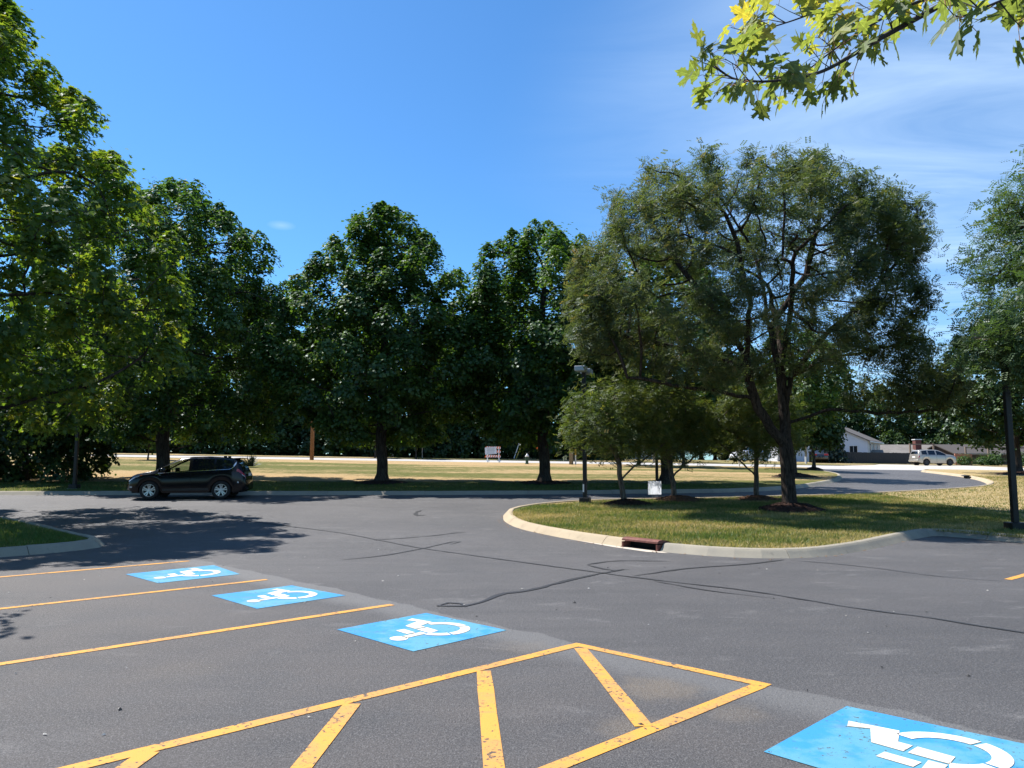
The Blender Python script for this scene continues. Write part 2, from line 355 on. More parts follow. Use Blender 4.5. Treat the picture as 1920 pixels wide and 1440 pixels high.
# ------------------------------------------------------------------ ground, lot, lawns, road
gx = np.concatenate([np.arange(-1200, -140, 106), np.arange(-140, 140, 4), np.arange(140, 1201, 106)]); gy = np.concatenate([np.arange(-60, 160, 4), np.arange(160, 1300, 95)])
X, Y = np.meshgrid(gx, gy); Z = TT(X, Y)-.20; nx, ny = len(gx), len(gy)
idx = np.arange(nx*ny).reshape(ny, nx); F = np.stack([idx[:-1, :-1], idx[:-1, 1:], idx[1:, 1:], idx[1:, :-1]], -1).reshape(-1, 4)
tag(link('ground', npmesh('ground', np.stack([X, Y, Z], -1).reshape(-1, 3), F), GRF), 'dry grassy ground reaching to the horizon', 'ground', kind='structure')

field_front = spline([(-70, 30.3), (-25.4, 30.3), (-16.3, 30.35), (-9.4, 30.4), (-4.3, 30.5), (.84, 30.9), (5.15, 31.4), (9.2, 32.2), (12.3, 34.3), (14.83, 37.5), (17.2, 41.2), (19.5, 45.9), (21.8, 51.6), (23.0, 57.0), (23.6, 61.0), (25.0, 63.3)], .7)
road_front = [(-90, 62.0), (-60, 62.4), (-30, 63.2), (0, 64), (25.0, 63.8)]
isl_near1 = [(-.20, 22.81), (-.15, 21.23), (.2, 19.31), (.84, 17.64), (1.46, 16.42), (2.18, 15.33)]
isl_near2 = [(2.77, 14.53), (3.5, 13.88), (4.0, 13.63), (4.55, 13.52), (5.1, 13.62), (5.58, 13.88), (6.66, 14.79), (8.13, 16.31), (9.1, 17.25), (9.48, 17.55), (9.75, 17.25), (10.01, 16.84), (10.49, 16.01), (14.2, 10.0), (18, 4)]
isl_far = [(-.20, 22.81), (-.15, 23.6), (.08, 24.36), (.7, 25.4), (1.65, 26.3), (3.0, 27.0), (4.54, 27.4), (6.48, 27.75), (8.52, 28.2), (10.72, 28.92), (13.17, 29.96), (15.98, 31.43), (18.67, 33.13), (20.9, 34.9), (22.6, 36.9), (24.5, 39.94), (27.32, 45.53), (30.0, 51.9), (31.6, 57.5), (32.3, 61.0), (34.0, 63.6)]
near1 = spline(isl_near1, .35); near2 = spline(isl_near2, .35); far1 = spline(isl_far, .5)
def inset(path, d):
    P = [Vector(p) for p in path]; o = []
    for i, p in enumerate(P):
        t = (P[min(i+1, len(P)-1)]-P[max(i-1, 0)]).normalized(); o.append((p.x-t.y*d, p.y+t.x*d))
    return o
lot_poly = [(-70, -25), (60, -25), (60, 3)]
LOT = sheet('parking_lot', [(-70, -25), (40, -25), (40, 20), (36, 40), (40, 64.0), (25, 64.0), (22, 62), (20, 50), (12, 36), (0, 32.5), (-70, 31)], 0, ASPH, None, .8)
tag(LOT, 'worn grey asphalt lot and drive with painted stalls', 'parking lot', kind='structure')
LAWN = sheet('field_lawn', inset(field_front, .16)+[(25.0, 63.8), (0, 64), (-30, 63.2), (-60, 62.4), (-70, 62.2)], .12, GRS, None, .9)
tag(LAWN, 'wide sun-dried lawn between the lot and the far road', 'lawn', kind='structure')
isl_poly = inset(far1, -.16)[::-1]+inset(near1, .16)[2:]+inset(near2, .16)+[(60, 4), (75, 65.5), (34, 64.2)]
ISL = sheet('island_lawn', isl_poly, .12, GRI, None, .8)
tag(ISL, 'kerbed island lawn with patchy green and straw grass', 'lawn', kind='structure')
left_poly = [(-30, 25.5), (-18.26, 24.01), (-13.95, 21.23), (-12.06, 19.59), (-10.45, 18.0), (-9.08, 16.63), (-8.4, 15.95), (-8.12, 15.5), (-8.05, 15.1), (-8.2, 14.6), (-8.6, 14.1), (-9.2, 13.45), (-10.0, 12.7), (-16, 7), (-24, -.5)]
lk = spline(left_poly, .4)
LISL = sheet('left_island_lawn', inset(lk, -.16)+[(-40, 0), (-40, 26)], .12, GRI, None, .8)
tag(LISL, 'small shaded green kerbed island at the left edge', 'lawn', kind='structure')
ROADO = sheet('road', [(-90, 62.0), (-60, 62.4), (-30, 63.2), (0, 64), (25, 63.8), (34, 64.2), (75, 65.5), (110, 67), (110, 76.5), (60, 74.6), (32, 73.2), (0, 73), (-30, 72), (-60, 71), (-90, 70)], .006, ROAD, None, 1.3)
tag(ROADO, 'pale concrete road crossing behind the lawn', 'road', kind='structure')
tag(sheet('driveway', [(31, 73.2), (36, 73.4), (46, 73.9), (53, 74.4), (49.5, 78), (50, 84.3), (40, 84.3), (37, 79.0)], .012, DRIVE, None, 1.2), 'tan concrete driveway across the road', 'driveway', kind='structure')
tag(sheet('far_verge', [(-90, 70), (-60, 71), (-30, 72), (0, 73), (31, 73.2), (37, 79), (40, 84.3), (50, 84.3), (49.5, 78), (53, 74.4), (110, 76.5), (110, 150), (-90, 150)], .05, GRF, None, 2.5), 'mown verge beyond the far road', 'lawn', kind='structure')

def kerb(path, name, label, m, inward=1, sec=3.0, w=.22, h=.15):
    """poured kerb: sections with open joints, swept along the front bottom edge; inward = +1 when the lawn lies to the left of the path"""
    root = empty(name, (0, 0, 0), 0, label, 'kerb', kind='structure')
    P = [Vector((p[0], p[1], 0)) for p in path]; D = [0]
    for i in range(1, len(P)): D.append(D[-1]+(P[i]-P[i-1]).length)
    def at(d):
        d = min(max(d, 0), D[-1]); i = min(max(int(np.searchsorted(D, d))-1, 0), len(P)-2); t = (d-D[i])/max(D[i+1]-D[i], 1e-6)
        return P[i].lerp(P[i+1], t)
    rnd = random.Random(len(path)); s = 0.
    while s < D[-1]-.2:
        e = min(s+sec*rnd.uniform(.85, 1.15), D[-1])
        if D[-1]-e < .5: e = D[-1]
        mb = MB(); n = max(2, int((e-s)/.4)); dz = rnd.uniform(-.006, .006)
        prof = [(-.07, -.12), (-.06, 0), (-.005, h*.36), (.05, h*.74), (.085, h*.93), (.12, h), (w-.02, h), (w, h-.015), (w, -.12)]
        for i in range(n+1):
            d = s+.005+(e-s-.01)*i/n; p = at(d); t = (at(d+.15)-at(d-.15)).normalized(); nn = Vector((-t.y, t.x, 0))*inward; z = T(p.x, p.y)+dz
            for q, zz_ in prof: mb.v.append((p.x+nn.x*q, p.y+nn.y*q, z+zz_))
        k = len(prof)
        for i in range(n):
            for j in range(k-1):
                f = (i*k+j, (i+1)*k+j, (i+1)*k+j+1, i*k+j+1); mb.f.append(f if inward > 0 else f[::-1])
        f0 = tuple(range(k)); f1 = tuple(n*k+j for j in reversed(range(k)))
        mb.f += [f0 if inward > 0 else f0[::-1], f1 if inward > 0 else f1[::-1]]
        mb.build('kerb_section', m, root); s = e
    return root
kerb(field_front, 'field_kerb', 'long low tan kerb edging the wide lawn', KERBG, 1, 4.)
kerb(near1, 'island_nose_kerb', 'tan concrete kerb curving round the island nose to the storm drain', KERB, 1, 2.6)
kerb(near2, 'island_bay_kerb', 'greyer concrete kerb from the storm drain round the parking bay', KERBG, 1, 2.4)
kerb(far1, 'island_far_kerb', 'kerb on the far side of the island following the curved drive', KERB, -1, 3.5)
kerb(lk, 'left_island_kerb', 'pale kerb round the small left island', KERBG, -1, 2.6)
kerb([(-90, 62.0), (-60, 62.4), (-30, 63.2), (0, 64), (24.6, 63.8)], 'road_near_kerb', 'low pale kerb on the near side of the far road', ROAD, -1, 6., .15, .13)

# concrete gutter apron in front of the drain
def flat(name, poly, m, parent, z=.004):
    mb = MB(); mb.v = [(x, y, T(x, y)+z) for x, y in poly]; mb.f = [tuple(range(len(poly)))]
    o = mb.build(name, m, parent)
    if o.data.polygons[0].normal.z < 0: o.data.flip_normals()
    return o
flat('gutter_apron', [(1.30, 16.55), (1.98, 15.22), (2.48, 14.45), (2.84, 14.22), (2.76, 14.50), (2.17, 15.30), (1.75, 15.92)], DRIVE, LOT, .005)

# painted markings: thin parts of the lot
def ribbon(name, pts, w, m, z=.004, taper=False, parent=None):
    pts = [Vector((p[0], p[1], 0)) for p in pts]; L, Rr = [], []; n = len(pts)
    for i, p in enumerate(pts):
        t = (pts[min(i+1, n-1)]-pts[max(i-1, 0)]).normalized(); nn = Vector((-t.y, t.x, 0)); ww = w[i] if hasattr(w, '__len__') else w
        L.append(p+nn*ww/2); Rr.append(p-nn*ww/2)
    mb = MB()
    for a, b in zip(L, Rr): mb.v += [(a.x, a.y, T(a.x, a.y)+z), (b.x, b.y, T(b.x, b.y)+z)]
    mb.f = [(2*i, 2*i+1, 2*i+3, 2*i+2) for i in range(n-1)]
    o = mb.build(name, m, parent or LOT)
    if o.data.polygons[0].normal.z < 0: o.data.flip_normals()
    return o
DI = Vector((.7193, .6947)); NI = Vector((.6947, -.7193))    # stall direction (towards the drive), along the stall ends
def line(a, b, w=.105, name='stall_line', z=.004):
    a, b = Vector(a), Vector(b); n = max(2, int((b-a).length/.5)); r = random.Random(int(a.x*100))
    return ribbon(name, [a.lerp(b, i/n) for i in range(n+1)], [w*r.uniform(.95, 1.05) for _ in range(n+1)], YEL, z)
for e in ((-5.41, 13.13), (-3.44, 11.02), (-1.38, 9.07)):
    e = Vector(e); line(e-DI*6.2, e)
c3, c4 = Vector((.55, 7.05)), Vector((1.80, 5.80))
line(c3-DI*5.6, c3, .11); line(c4-DI*4.6, c4, .11)
line(c3-NI*.05+DI*.045, c4+NI*.05+DI*.045, .10, 'aisle_end_line', .0045)
for a, b in (((-2.06, 4.0), (-2.03, 4.50)), ((-1.12, 4.2), (-1.075, 5.37)), ((-.09, 4.2), (-.22, 6.2)), ((.60, 6.95), (.81, 4.92))):
    line(a, b, .115, 'hatch_line', .005)
line((6.96, 11.02), (6.96+.76*3.5, 11.02+.65*3.5), .105)
def symbol(cor):
    """blue panel with the white wheelchair sign; corners: top-left, top-right, bottom-right, bottom-left as read from the drive"""
    tl, tr, br, bl = [Vector(p) for p in cor]
    pan = flat('accessible_panel', [bl, br, tr, tl], BLU, LOT, .004)
    def q(x, y): return bl*(1-x)*(1-y)+br*x*(1-y)+tr*x*y+tl*(1-x)*y
    mb = MB()
    def poly(ps):
        b = len(mb.v); mb.v += [(*q(*p), .0075) for p in ps]; mb.f.append(tuple(b+i for i in range(len(ps))))
    def bar(a, b, w):
        a, b = Vector(a), Vector(b); n = (b-a).normalized(); n = Vector((-n.y, n.x))*w/2; poly([a+n, a-n, b-n, b+n])
    poly([(.385+.075*math.cos(t), .83+.072*math.sin(t)) for t in np.linspace(0, 2*math.pi, 20)[:-1]])
    poly([(.352, .775), (.418, .775), (.44, .555), (.362, .555)])
    poly([(.362, .535), (.535, .522), (.53, .408), (.37, .425)])
    bar((.455, .645), (.615, .632), .085)
    for q4 in ([(.555, .52), (.70, .505), (.615, .405), (.55, .41)], [(.70, .505), (.775, .305), (.665, .235), (.615, .405)], [(.775, .305), (.868, .352), (.895, .262), (.665, .235)]): poly(q4)
    for a0, a1 in ((108, 158), (163, 248), (253, 345)):
        A = np.radians(np.linspace(a0, a1, 16)); c0, c1 = .42, .36
        b = len(mb.v)
        for t in A: mb.v += [(*q(c0+.168*math.cos(t), c1+.168*math.sin(t)), .0075), (*q(c0+.25*math.cos(t), c1+.25*math.sin(t)), .0075)]
        mb.f += [(b+2*i, b+2*i+1, b+2*i+3, b+2*i+2) for i in range(15)]
    o = mb.build('wheelchair_sign', WHP, pan)
    for f in o.data.polygons:
        if f.normal.z < 0: f.flip()
    return pan
symbol([(-4.81, 10.68), (-5.69, 11.55), (-4.79, 12.58), (-4.0, 11.55)])
symbol([(-2.85, 8.81), (-3.70, 9.69), (-2.94, 10.49), (-2.05, 9.69)])
symbol([(-.85, 6.83), (-1.71, 7.72), (-.93, 8.56), (-.05, 7.69)])
symbol([(2.24, 3.60), (1.41, 4.50), (2.23, 5.32), (3.14, 4.44)])
# tar-sealed cracks
def crack(pts, w=.05, seed=0):
    r = random.Random(seed); p = spline(pts, .18); q = [(x+r.uniform(-.012, .012), y+r.uniform(-.012, .012)) for x, y in p]; n = len(q)
    ribbon('crack_seal', q, [max(.008, w*r.uniform(.55, 1.35)*min(1, .3+8*min(i, n-1-i)/n)) for i in range(n)], SEAL, .007)
for i, (p, w) in enumerate([
    ([(-10.7, 23.65), (-8.38, 22.4), (-6.26, 20.33), (-4.02, 18.1), (-2.67, 16.31), (-1.75, 15.06), (0, 13.13), (1.35, 11.66), (2.01, 10.97), (3.0, 10.05), (3.84, 8.87), (4.41, 8.27), (4.96, 7.5), (6.2, 6.2)], .045),
    ([(-.85, 8.97), (-.55, 8.97), (-.37, 9.21), (-.1, 9.85), (.2, 10.05), (.74, 10.87), (1.26, 11.55), (1.72, 12.07)], .075), ([(-.55, 8.97), (-.58, 9.14), (-.75, 9.18), (-.86, 8.97)], .05),
    ([(1.78, 11.38), (2.44, 11.95), (2.74, 12.19), (3.81, 12.71), (4.61, 13.27)], .06), ([(4.7, 13.27), (5.56, 12.38), (6.11, 11.38), (6.79, 10.87)], .03),
    ([(1.2, 12.64), (1.79, 13.13), (2.67, 13.06)], .05), ([(1.2, 12.58), (1.54, 11.95), (1.81, 12.07)], .05), ([(-2.89, 13.27), (-2.27, 13.88), (-1.65, 15.15), (-1.22, 16.21), (-1.08, 16.21), (-1.23, 15.71)], .05),
    ([(-2.93, 16.52), (-1.89, 17.29), (-1.35, 18.0), (-1.0, 18.25)], .05), ([(-15.79, 24.01), (-13.13, 23.65), (-11.1, 23.83), (-9.28, 24.19), (-7.46, 24.72)], .04), ([(1.96, 10.87), (2.52, 10.05), (3.15, 9.5)], .03),
    ([(-6.23, 20.03), (-5.75, 20.03), (-5.59, 19.59), (-5.81, 19.31)], .06), ([(-2.86, 24.54), (-2.92, 23.65), (-2.77, 22.81), (-2.52, 22.98)], .12), ([(-8.07, 26.72), (-5.74, 26.16), (-3.49, 25.43), (-1.06, 25.8)], .03)]):
    crack(p, w, i)
# grit and leaf litter on the asphalt
rs = np.random.RandomState(5)
def scatter(name, pts, size, m, lab, cat, kind='stuff', parent=None):
    mb = MB()
    for x, y in pts:
        s = size*rs.uniform(.5, 1.3); a = rs.uniform(0, 6.28); z = T(x, y)+.006
        c, d = math.cos(a)*s, math.sin(a)*s; h = s*rs.uniform(.3, .8)
        mb.add([(x+c, y+d, z), (x-d*.7, y+c*.7, z), (x-c, y-d, z), (x+d*.6, y-c*.6, z), (x, y, z+h)], [(0, 1, 4), (1, 2, 4), (2, 3, 4), (3, 0, 4)])
    o = mb.build(name, m, parent); return tag(o, lab, cat, kind=kind)
P = [(rs.uniform(-8, 7), rs.uniform(4.5, 26)) for _ in range(150)]
scatter('pebbles', [p for p in P if not inside(isl_poly, np.array([p]))[0] and not inside(lk+[(-40, 0), (-40, 26)], np.array([p]))[0]], .016, concrete('pebble', (.5, .47, .43), (.3, .28, .25)), 'pale crumbs of stone scattered over the asphalt', 'pebbles')
P = []
for x, y in near1+near2: P += [(x-rs.uniform(.02, .25), y-rs.uniform(.02, .3)) for _ in range(3)]
for x, y in field_front[::2]: P += [(x+rs.uniform(-.5, .5), y-rs.uniform(.04, .4)) for _ in range(3)]
P = [p for p in P if not inside(isl_poly, np.array([p]))[0]]
scatter('leaf_litter', P, .022, mat('dry leaf', (.22, .13, .07), .9), 'dry leaf crumbs gathered along the kerbs', 'leaf litter')
P = [(rs.uniform(-6, 5), rs.uniform(4.5, 18)) for _ in range(50)]
scatter('twigs', [p for p in P if not inside(isl_poly, np.array([p]))[0]], .018, BLACK, 'dark bits of twig lying on the asphalt', 'debris')

# grass blades
def blades(name, poly, n, seed, hmin, hmax, width, lab, off=.115, dry=.5, dryf=None):
    r = np.random.RandomState(seed); a = np.array(poly); lo, hi = a.min(0), a.max(0); pts = np.zeros((0, 2))
    while len(pts) < n:
        q = lo+(hi-lo)*r.rand(n, 2); q = q[inside(poly, q)]; pts = np.vstack([pts, q])
    pts = pts[:n]; z = TT(pts[:, 0], pts[:, 1])+off
    def wob(f, ph): return np.sin(pts[:, 0]*f+ph)*np.sin(pts[:, 1]*f*1.3+ph*2)
    pat = .5+.22*wob(.9, 1)+.16*wob(2.3, 2)+.10*wob(5.1, .5)
    t = np.clip(pat*.9+(dry-.5)+(dryf(pts) if dryf else 0)+r.normal(0, .16, n), 0, 1)
    h = r.uniform(hmin, hmax, n)*(1.25-.5*t); th = r.uniform(0, 6.28, n); ln = r.normal(0, .5, (n, 2))*h[:, None]; w = width*r.uniform(.6, 1.3, n)
    d = np.stack([np.cos(th), np.sin(th)], 1)*w[:, None]
    V = np.zeros((n, 3, 3)); V[:, 0, :2] = pts-d; V[:, 1, :2] = pts+d; V[:, 2, :2] = pts+ln; V[:, :2, 2] = z[:, None]-.01; V[:, 2, 2] = z+h
    o = link(name, npmesh(name, V.reshape(-1, 3), np.arange(3*n).reshape(-1, 3), t), BLADE); return tag(o, lab, 'grass', kind='stuff')
nb = near1+near2
front_zone = near1[1:-1]+near2[1:34]+[(14, 20), (14, 29.7), (10.7, 28.7), (6.5, 27.5), (3, 26.7), (.6, 25), (.1, 23.5)]
front_zone = [(x+.0, y) for x, y in front_zone]
cen = np.mean(np.array(front_zone), 0); front_zone = [tuple(np.array(p)+(cen-np.array(p))/np.linalg.norm(cen-np.array(p))*.2) for p in front_zone]
blades('island_grass', front_zone, 150000, 1, .03, .085, .011, 'tufts of green and straw grass on the near island', dryf=lambda p: .22*np.exp(-np.min(np.linalg.norm(p[:, None]-np.array(near1+near2[:34])[None], axis=2), axis=1)/.8)-.06)
blades('lawn_grass', [(9.3, 18.0), (10.3, 16.9), (14, 11.5), (30, 24), (34, 50), (30, 50.5), (27.6, 45.2), (24.8, 39.7), (21, 34.6), (14.2, 30)], 60000, 4, .03, .06, .018, 'mown green and tan grass of the right lawn', dry=.5, dryf=lambda p: .12*np.clip((p[:, 0]*.75+p[:, 1]*.66-26)/6, 0, 1))
blades('left_grass', [(-16, 21.6), (-13.9, 20.9), (-12.1, 19.2), (-10.5, 17.6), (-9.2, 16.3), (-8.5, 15.4), (-8.35, 15), (-8.6, 14.5), (-9.3, 13.8), (-10.2, 12.95), (-13, 11), (-17, 15)], 40000, 2, .03, .08, .012, 'short green grass on the left island', dry=.22)
blades('field_grass', [(-26, 30.7), (-9.4, 30.8), (.84, 31.3), (9.2, 32.7), (12, 36), (-26, 36)], 30000, 3, .03, .06, .016, 'mown dry grass of the wide lawn', dry=.6, dryf=lambda p: -.45*np.clip((39-p[:, 1]+.1*p[:, 0])/3, 0, 1))

# ------------------------------------------------------------------ trees
def nearest_grow(att, nodes, parent, step, infl, kill, maxit, r):
    nodes = [np.array(p, float) for p in nodes]; parent = list(parent)
    A = att.copy(); Nn = np.array(nodes); d = np.linalg.norm(A[:, None]-Nn[None], axis=2); near = d.argmin(1); dist = d.min(1)
    alive = dist > kill
    for it in range(maxit):
        act = np.where(alive & (dist < infl))[0]
        if len(act) == 0:
            act = np.where(alive)[0]
            if len(act) == 0: break
        nd = near[act]; dv = A[act]-np.array(nodes)[nd]; dv /= np.linalg.norm(dv, axis=1)[:, None]+1e-9
        acc = np.zeros((len(nodes), 3)); np.add.at(acc, nd, dv); u_ = np.unique(nd); g = acc[u_]+r.normal(0, .12, (len(u_), 3)); g /= np.linalg.norm(g, axis=1)[:, None]+1e-9
        new = np.array(nodes)[u_]+g*step; b = len(nodes)
        for p, k in zip(new, u_): nodes.append(p); parent.append(int(k))
        ai = np.where(alive)[0]; dd = np.linalg.norm(A[ai][:, None]-new[None], axis=2); j = dd.argmin(1); m = dd[np.arange(len(ai)), j]
        up = m < dist[ai]; near[ai[up]] = b+j[up]; dist[ai[up]] = m[up]
        alive[ai[m < kill]] = False
        if len(nodes) > 9000: break
    return np.array(nodes), np.array(parent)
def wood_mesh(name, P, par, base_r, tip_r, expo=.5, flare=.45, minr=0., z0=0.):
    n = len(P); w = np.zeros(n); ch = [[] for _ in range(n)]
    for i in range(n):
        if par[i] >= 0: ch[par[i]].append(i)
    for i in range(n-1, -1, -1):
        if not ch[i]: w[i] = 1
        if par[i] >= 0: w[par[i]] += w[i]
    rad = tip_r+(base_r-tip_r)*((w-1)/(w[0]-1+1e-9))**expo
    rad = rad*(1+flare*np.exp(-(P[:, 2]-z0)/.22)*(w > w[0]*.8))
    mb = MB(); stack = [(0, None)]
    while stack:
        s, pr = stack.pop(); path = ([pr] if pr is not None else [])+[s]; cur = s
        while ch[cur]:
            c_ = sorted(ch[cur], key=lambda k: -w[k]); stack += [(k, cur) for k in c_[1:]]; cur = c_[0]; path.append(cur)
        rr = [rad[k] for k in path]
        if pr is not None: rr[0] = min(rr[0], rr[1]*1.15)
        if max(rr) < minr or len(path) < 2: continue
        mx = max(rr); mb.tube([P[k] for k in path], rr, 12 if mx > .12 else 6 if mx > .03 else 3, False)
    return mb.mesh(name), w, rad
def leaf_mesh(name, pos, out, r, size, shape='kite', up=.7, outw=.5, tint=None, droop=.0, rnd=.85):
    n = len(pos); nrm = r.normal(0, rnd, (n, 3))+np.array([0, 0, up])*1.0+out*outw; nrm /= np.linalg.norm(nrm, axis=1)[:, None]
    t = r.normal(0, 1, (n, 3)); t[:, 2] -= droop; t -= nrm*(t*nrm).sum(1)[:, None]; t /= np.linalg.norm(t, axis=1)[:, None]; b = np.cross(nrm, t)
    s = size*r.uniform(.65, 1.25, n)
    if shape == 'kite':
        loc = np.array([(0, 0, 0), (.55, .48, .08), (1.0, 0, -.12), (.55, -.48, .08)]); fc = np.array([(0, 1, 2), (0, 2, 3)])
    elif shape == 'maple':
        loc = np.array([(0, 0, 0), (.18, .50, .06), (.42, .22, .0), (.62, .60, .06), (.68, .16, 0), (1.08, 0, -.14), (.68, -.16, 0), (.62, -.60, .06), (.42, -.22, .0), (.18, -.50, .06)])
        fc = np.array([(0, 1, 2), (2, 3, 4), (0, 2, 4), (0, 4, 5), (0, 5, 6), (0, 6, 8), (6, 7, 8), (0, 8, 9)])
    else:  # spray of leaflets along a rachis
        L = []; fl = []
        for k in range(4):
            x = .12+.24*k
            for sgn in (1, -1):
                q = len(L); L += [(x, .02*sgn, 0), (x+.20, .30*sgn, .05), (x+.02, .36*sgn, -.02)]; fl.append((q, q+1, q+2))
        loc = np.array(L); fc = np.array(fl)
    k = len(loc)
    V = pos[:, None, :]+s[:, None, None]*(loc[None, :, 0:1]*t[:, None]+loc[None, :, 1:2]*b[:, None]+loc[None, :, 2:3]*nrm[:, None])
    F_ = (np.arange(n)[:, None, None]*k+fc[None]).reshape(-1, 3)
    if tint is None: tint = r.rand(n)
    return npmesh(name, V.reshape(-1, 3), F_, np.repeat(tint, len(fc)))
def envelope(kind):
    if kind == 'maple': return [(0, .50), (.10, .86), (.30, 1), (.5, .90), (.68, .68), (.82, .46), (.93, .24), (1, .03)]
    if kind == 'wide': return [(0, .62), (.12, .92), (.32, 1), (.55, .93), (.75, .72), (.9, .42), (1, .05)]
    if kind == 'upright': return [(0, .55), (.12, .9), (.3, 1), (.55, .98), (.75, .88), (.9, .60), (1, .08)]
    if kind == 'dome': return [(0, .62), (.12, .92), (.32, 1), (.55, .97), (.75, .83), (.9, .56), (1, .08)]
    if kind == 'bush': return [(0, .86), (.25, 1), (.6, .88), (.85, .55), (1, .08)]
    if kind == 'cone': return [(0, .62), (.15, .95), (.33, 1), (.5, .84), (.65, .60), (.8, .35), (.92, .16), (1, .03)]
    return [(0, .45), (.2, .9), (.4, 1), (.7, .85), (.88, .55), (1, .1)]
def maple(name, x, y, H, zb, Rm, seed, kind='maple', nleaf=40000, lsize=.19, shape='kite', m=MAPLE, base_r=.24, ncl=150, lab=None, group=None, lean=(0, 0), clr=.62, cat='tree', sy=1., bk=BARK):
    r = np.random.RandomState(seed); E = np.array(envelope(kind)); ph = r.uniform(0, 6.28, 6)
    def rad(t, th): return Rm*np.interp(t, E[:, 0], E[:, 1])*(1+.10*np.sin(3*th+ph[0]+t*4)+.08*np.sin(5*th+ph[1]-t*7)+.07*np.sin(2*th+ph[2]))
    # leaf clumps: near the skin of the crown, pointing up and out
    tt_ = np.linspace(0, 1, 200); cdf = np.cumsum(np.interp(tt_, E[:, 0], E[:, 1])+.12); cdf /= cdf[-1]
    k_ = np.arange(ncl); t = np.interp((k_+r.rand(ncl))/ncl, cdf, tt_); th = k_*2.39996+r.normal(0, .35, ncl); rho = np.where(r.rand(ncl) < .72, r.uniform(.80, 1.06, ncl), r.uniform(.30, .75, ncl)); rr = rad(t, th)*rho
    C = np.stack([rr*np.cos(th)+lean[0]*t, (rr*np.sin(th)+lean[1]*t)*sy, zb+(H-zb)*t], 1)
    att = [C+r.normal(0, .25, C.shape) for _ in range(4)]
    n2 = ncl*2; t2 = r.uniform(.05, .95, n2); th2 = r.uniform(0, 6.28, n2); r2 = rad(t2, th2)*r.uniform(.15, .8, n2)
    I = np.stack([r2*np.cos(th2)+lean[0]*t2, (r2*np.sin(th2)+lean[1]*t2)*sy, zb+(H-zb)*t2], 1)
    att = np.vstack(att+[I])
    nt = max(4, int((zb+(H-zb)*.8)/.45)); tr = [(lean[0]*.8*(i/nt)**2+.05*math.sin(i), lean[1]*.8*(i/nt)**2, (zb+(H-zb)*.8)*i/nt-(.15 if i == 0 else 0)) for i in range(nt+1)]
    P, par = nearest_grow(att, tr, [-1]+list(range(nt)), .42, 3.2, .5, 60, r)
    me, w, _ = wood_mesh('trunk', P, par, base_r, .012, .55)
    root = empty(name, G(x, y, .10), 0, lab, cat, group)
    link('trunk', me, bk, root, True)
    # leaves round clumps, and a thinner filling on the inner shoots
    n1 = int(nleaf*.80); ga = r.uniform(0, 6.28, n1); ci = r.randint(0, ncl, n1); sg = clr*r.uniform(.7, 1.25, ncl); g = r.normal(0, 1, (n1, 3)); g /= np.linalg.norm(g, axis=1)[:, None]; hh = r.rand(n1); cr = (.55*np.sqrt(np.clip(1-hh**2, 0, 1))+.45*(1-hh))*r.rand(n1)**.38*1.05; g = np.stack([np.cos(ga)*cr, np.sin(ga)*cr, -.45+hh*1.35], 1); g0 = np.stack([np.cos(ga)*.9, np.sin(ga)*.9, .2+hh*.7], 1)
    p1 = C[ci]+g*sg[ci][:, None]*np.array([1, 1, 1.0])
    tips = np.where((w < max(6, w[0]*.01)) & (P[:, 2] > zb*.8))[0]; n3 = nleaf-n1; k = tips[r.randint(0, len(tips), n3)]; p2 = P[k]+np.clip(r.normal(0, .25, (n3, 3)), -.45, .45)
    pos = np.vstack([p1, p2]); ax = np.stack([lean[0]*.5+0*pos[:, 0], 0*pos[:, 0], zb+(H-zb)*.4+0*pos[:, 0]], 1); out = pos-ax; out /= np.linalg.norm(out, axis=1)[:, None]; out[:n1] = out[:n1]*.35+g0; out /= np.linalg.norm(out, axis=1)[:, None]
    base = np.concatenate([(.25+.5*r.rand(ncl))[ci], np.full(n3, .35)]); tint_ = np.clip(base+r.normal(0, .2, nleaf), 0, 1)
    link('crown', leaf_mesh('crown', pos, out, r, lsize, shape, .75, 1.0, tint_, .5, .42), m, root)
    return root
GM = 'big maples standing along the lawn kerb'
maple('maple_tree', -16.85, 37.25, 14.3, 2.0, 5.9, 11, 'dome', 104000, .165, ncl=360, clr=.66, base_r=.30, lab='broad dark maple with its trunk right behind the black parked car', group=GM)
maple('maple_tree', -6.06, 35.9, 13.1, 2.0, 4.9, 12, 'maple', 90000, .16, ncl=290, clr=.64, base_r=.25, lab='tall pointed maple in the middle of the lawn edge, between utility pole and barricade', group=GM)
maple('maple_tree', 1.49, 36.2, 12.0, 2.0, 4.0, 13, 'upright', 80000, .16, ncl=250, clr=.62, base_r=.25, lab='narrow upright maple just left of the honey locust, orange diamond sign behind its trunk', group=GM)
maple('maple_tree', 7.15, 35.9, 11.0, 2.2, 4.2, 14, 'wide', 30000, .20, ncl=120, base_r=.28, lab='thick dark maple trunk behind the white yard sign, crown hidden by the honey locust', group=GM)
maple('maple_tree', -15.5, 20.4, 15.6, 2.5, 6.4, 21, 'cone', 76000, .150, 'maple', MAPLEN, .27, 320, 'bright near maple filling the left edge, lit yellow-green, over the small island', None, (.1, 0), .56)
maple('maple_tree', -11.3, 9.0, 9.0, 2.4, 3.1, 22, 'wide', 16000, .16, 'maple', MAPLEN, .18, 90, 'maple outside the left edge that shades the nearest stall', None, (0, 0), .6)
maple('maple_tree', 16.23, 44.6, 8.6, 2.9, 3.5, 23, 'wide', 20000, .2, ncl=100, base_r=.14, lab='smaller maple in a mulch ring at the corner where the drive meets the road', group=None)
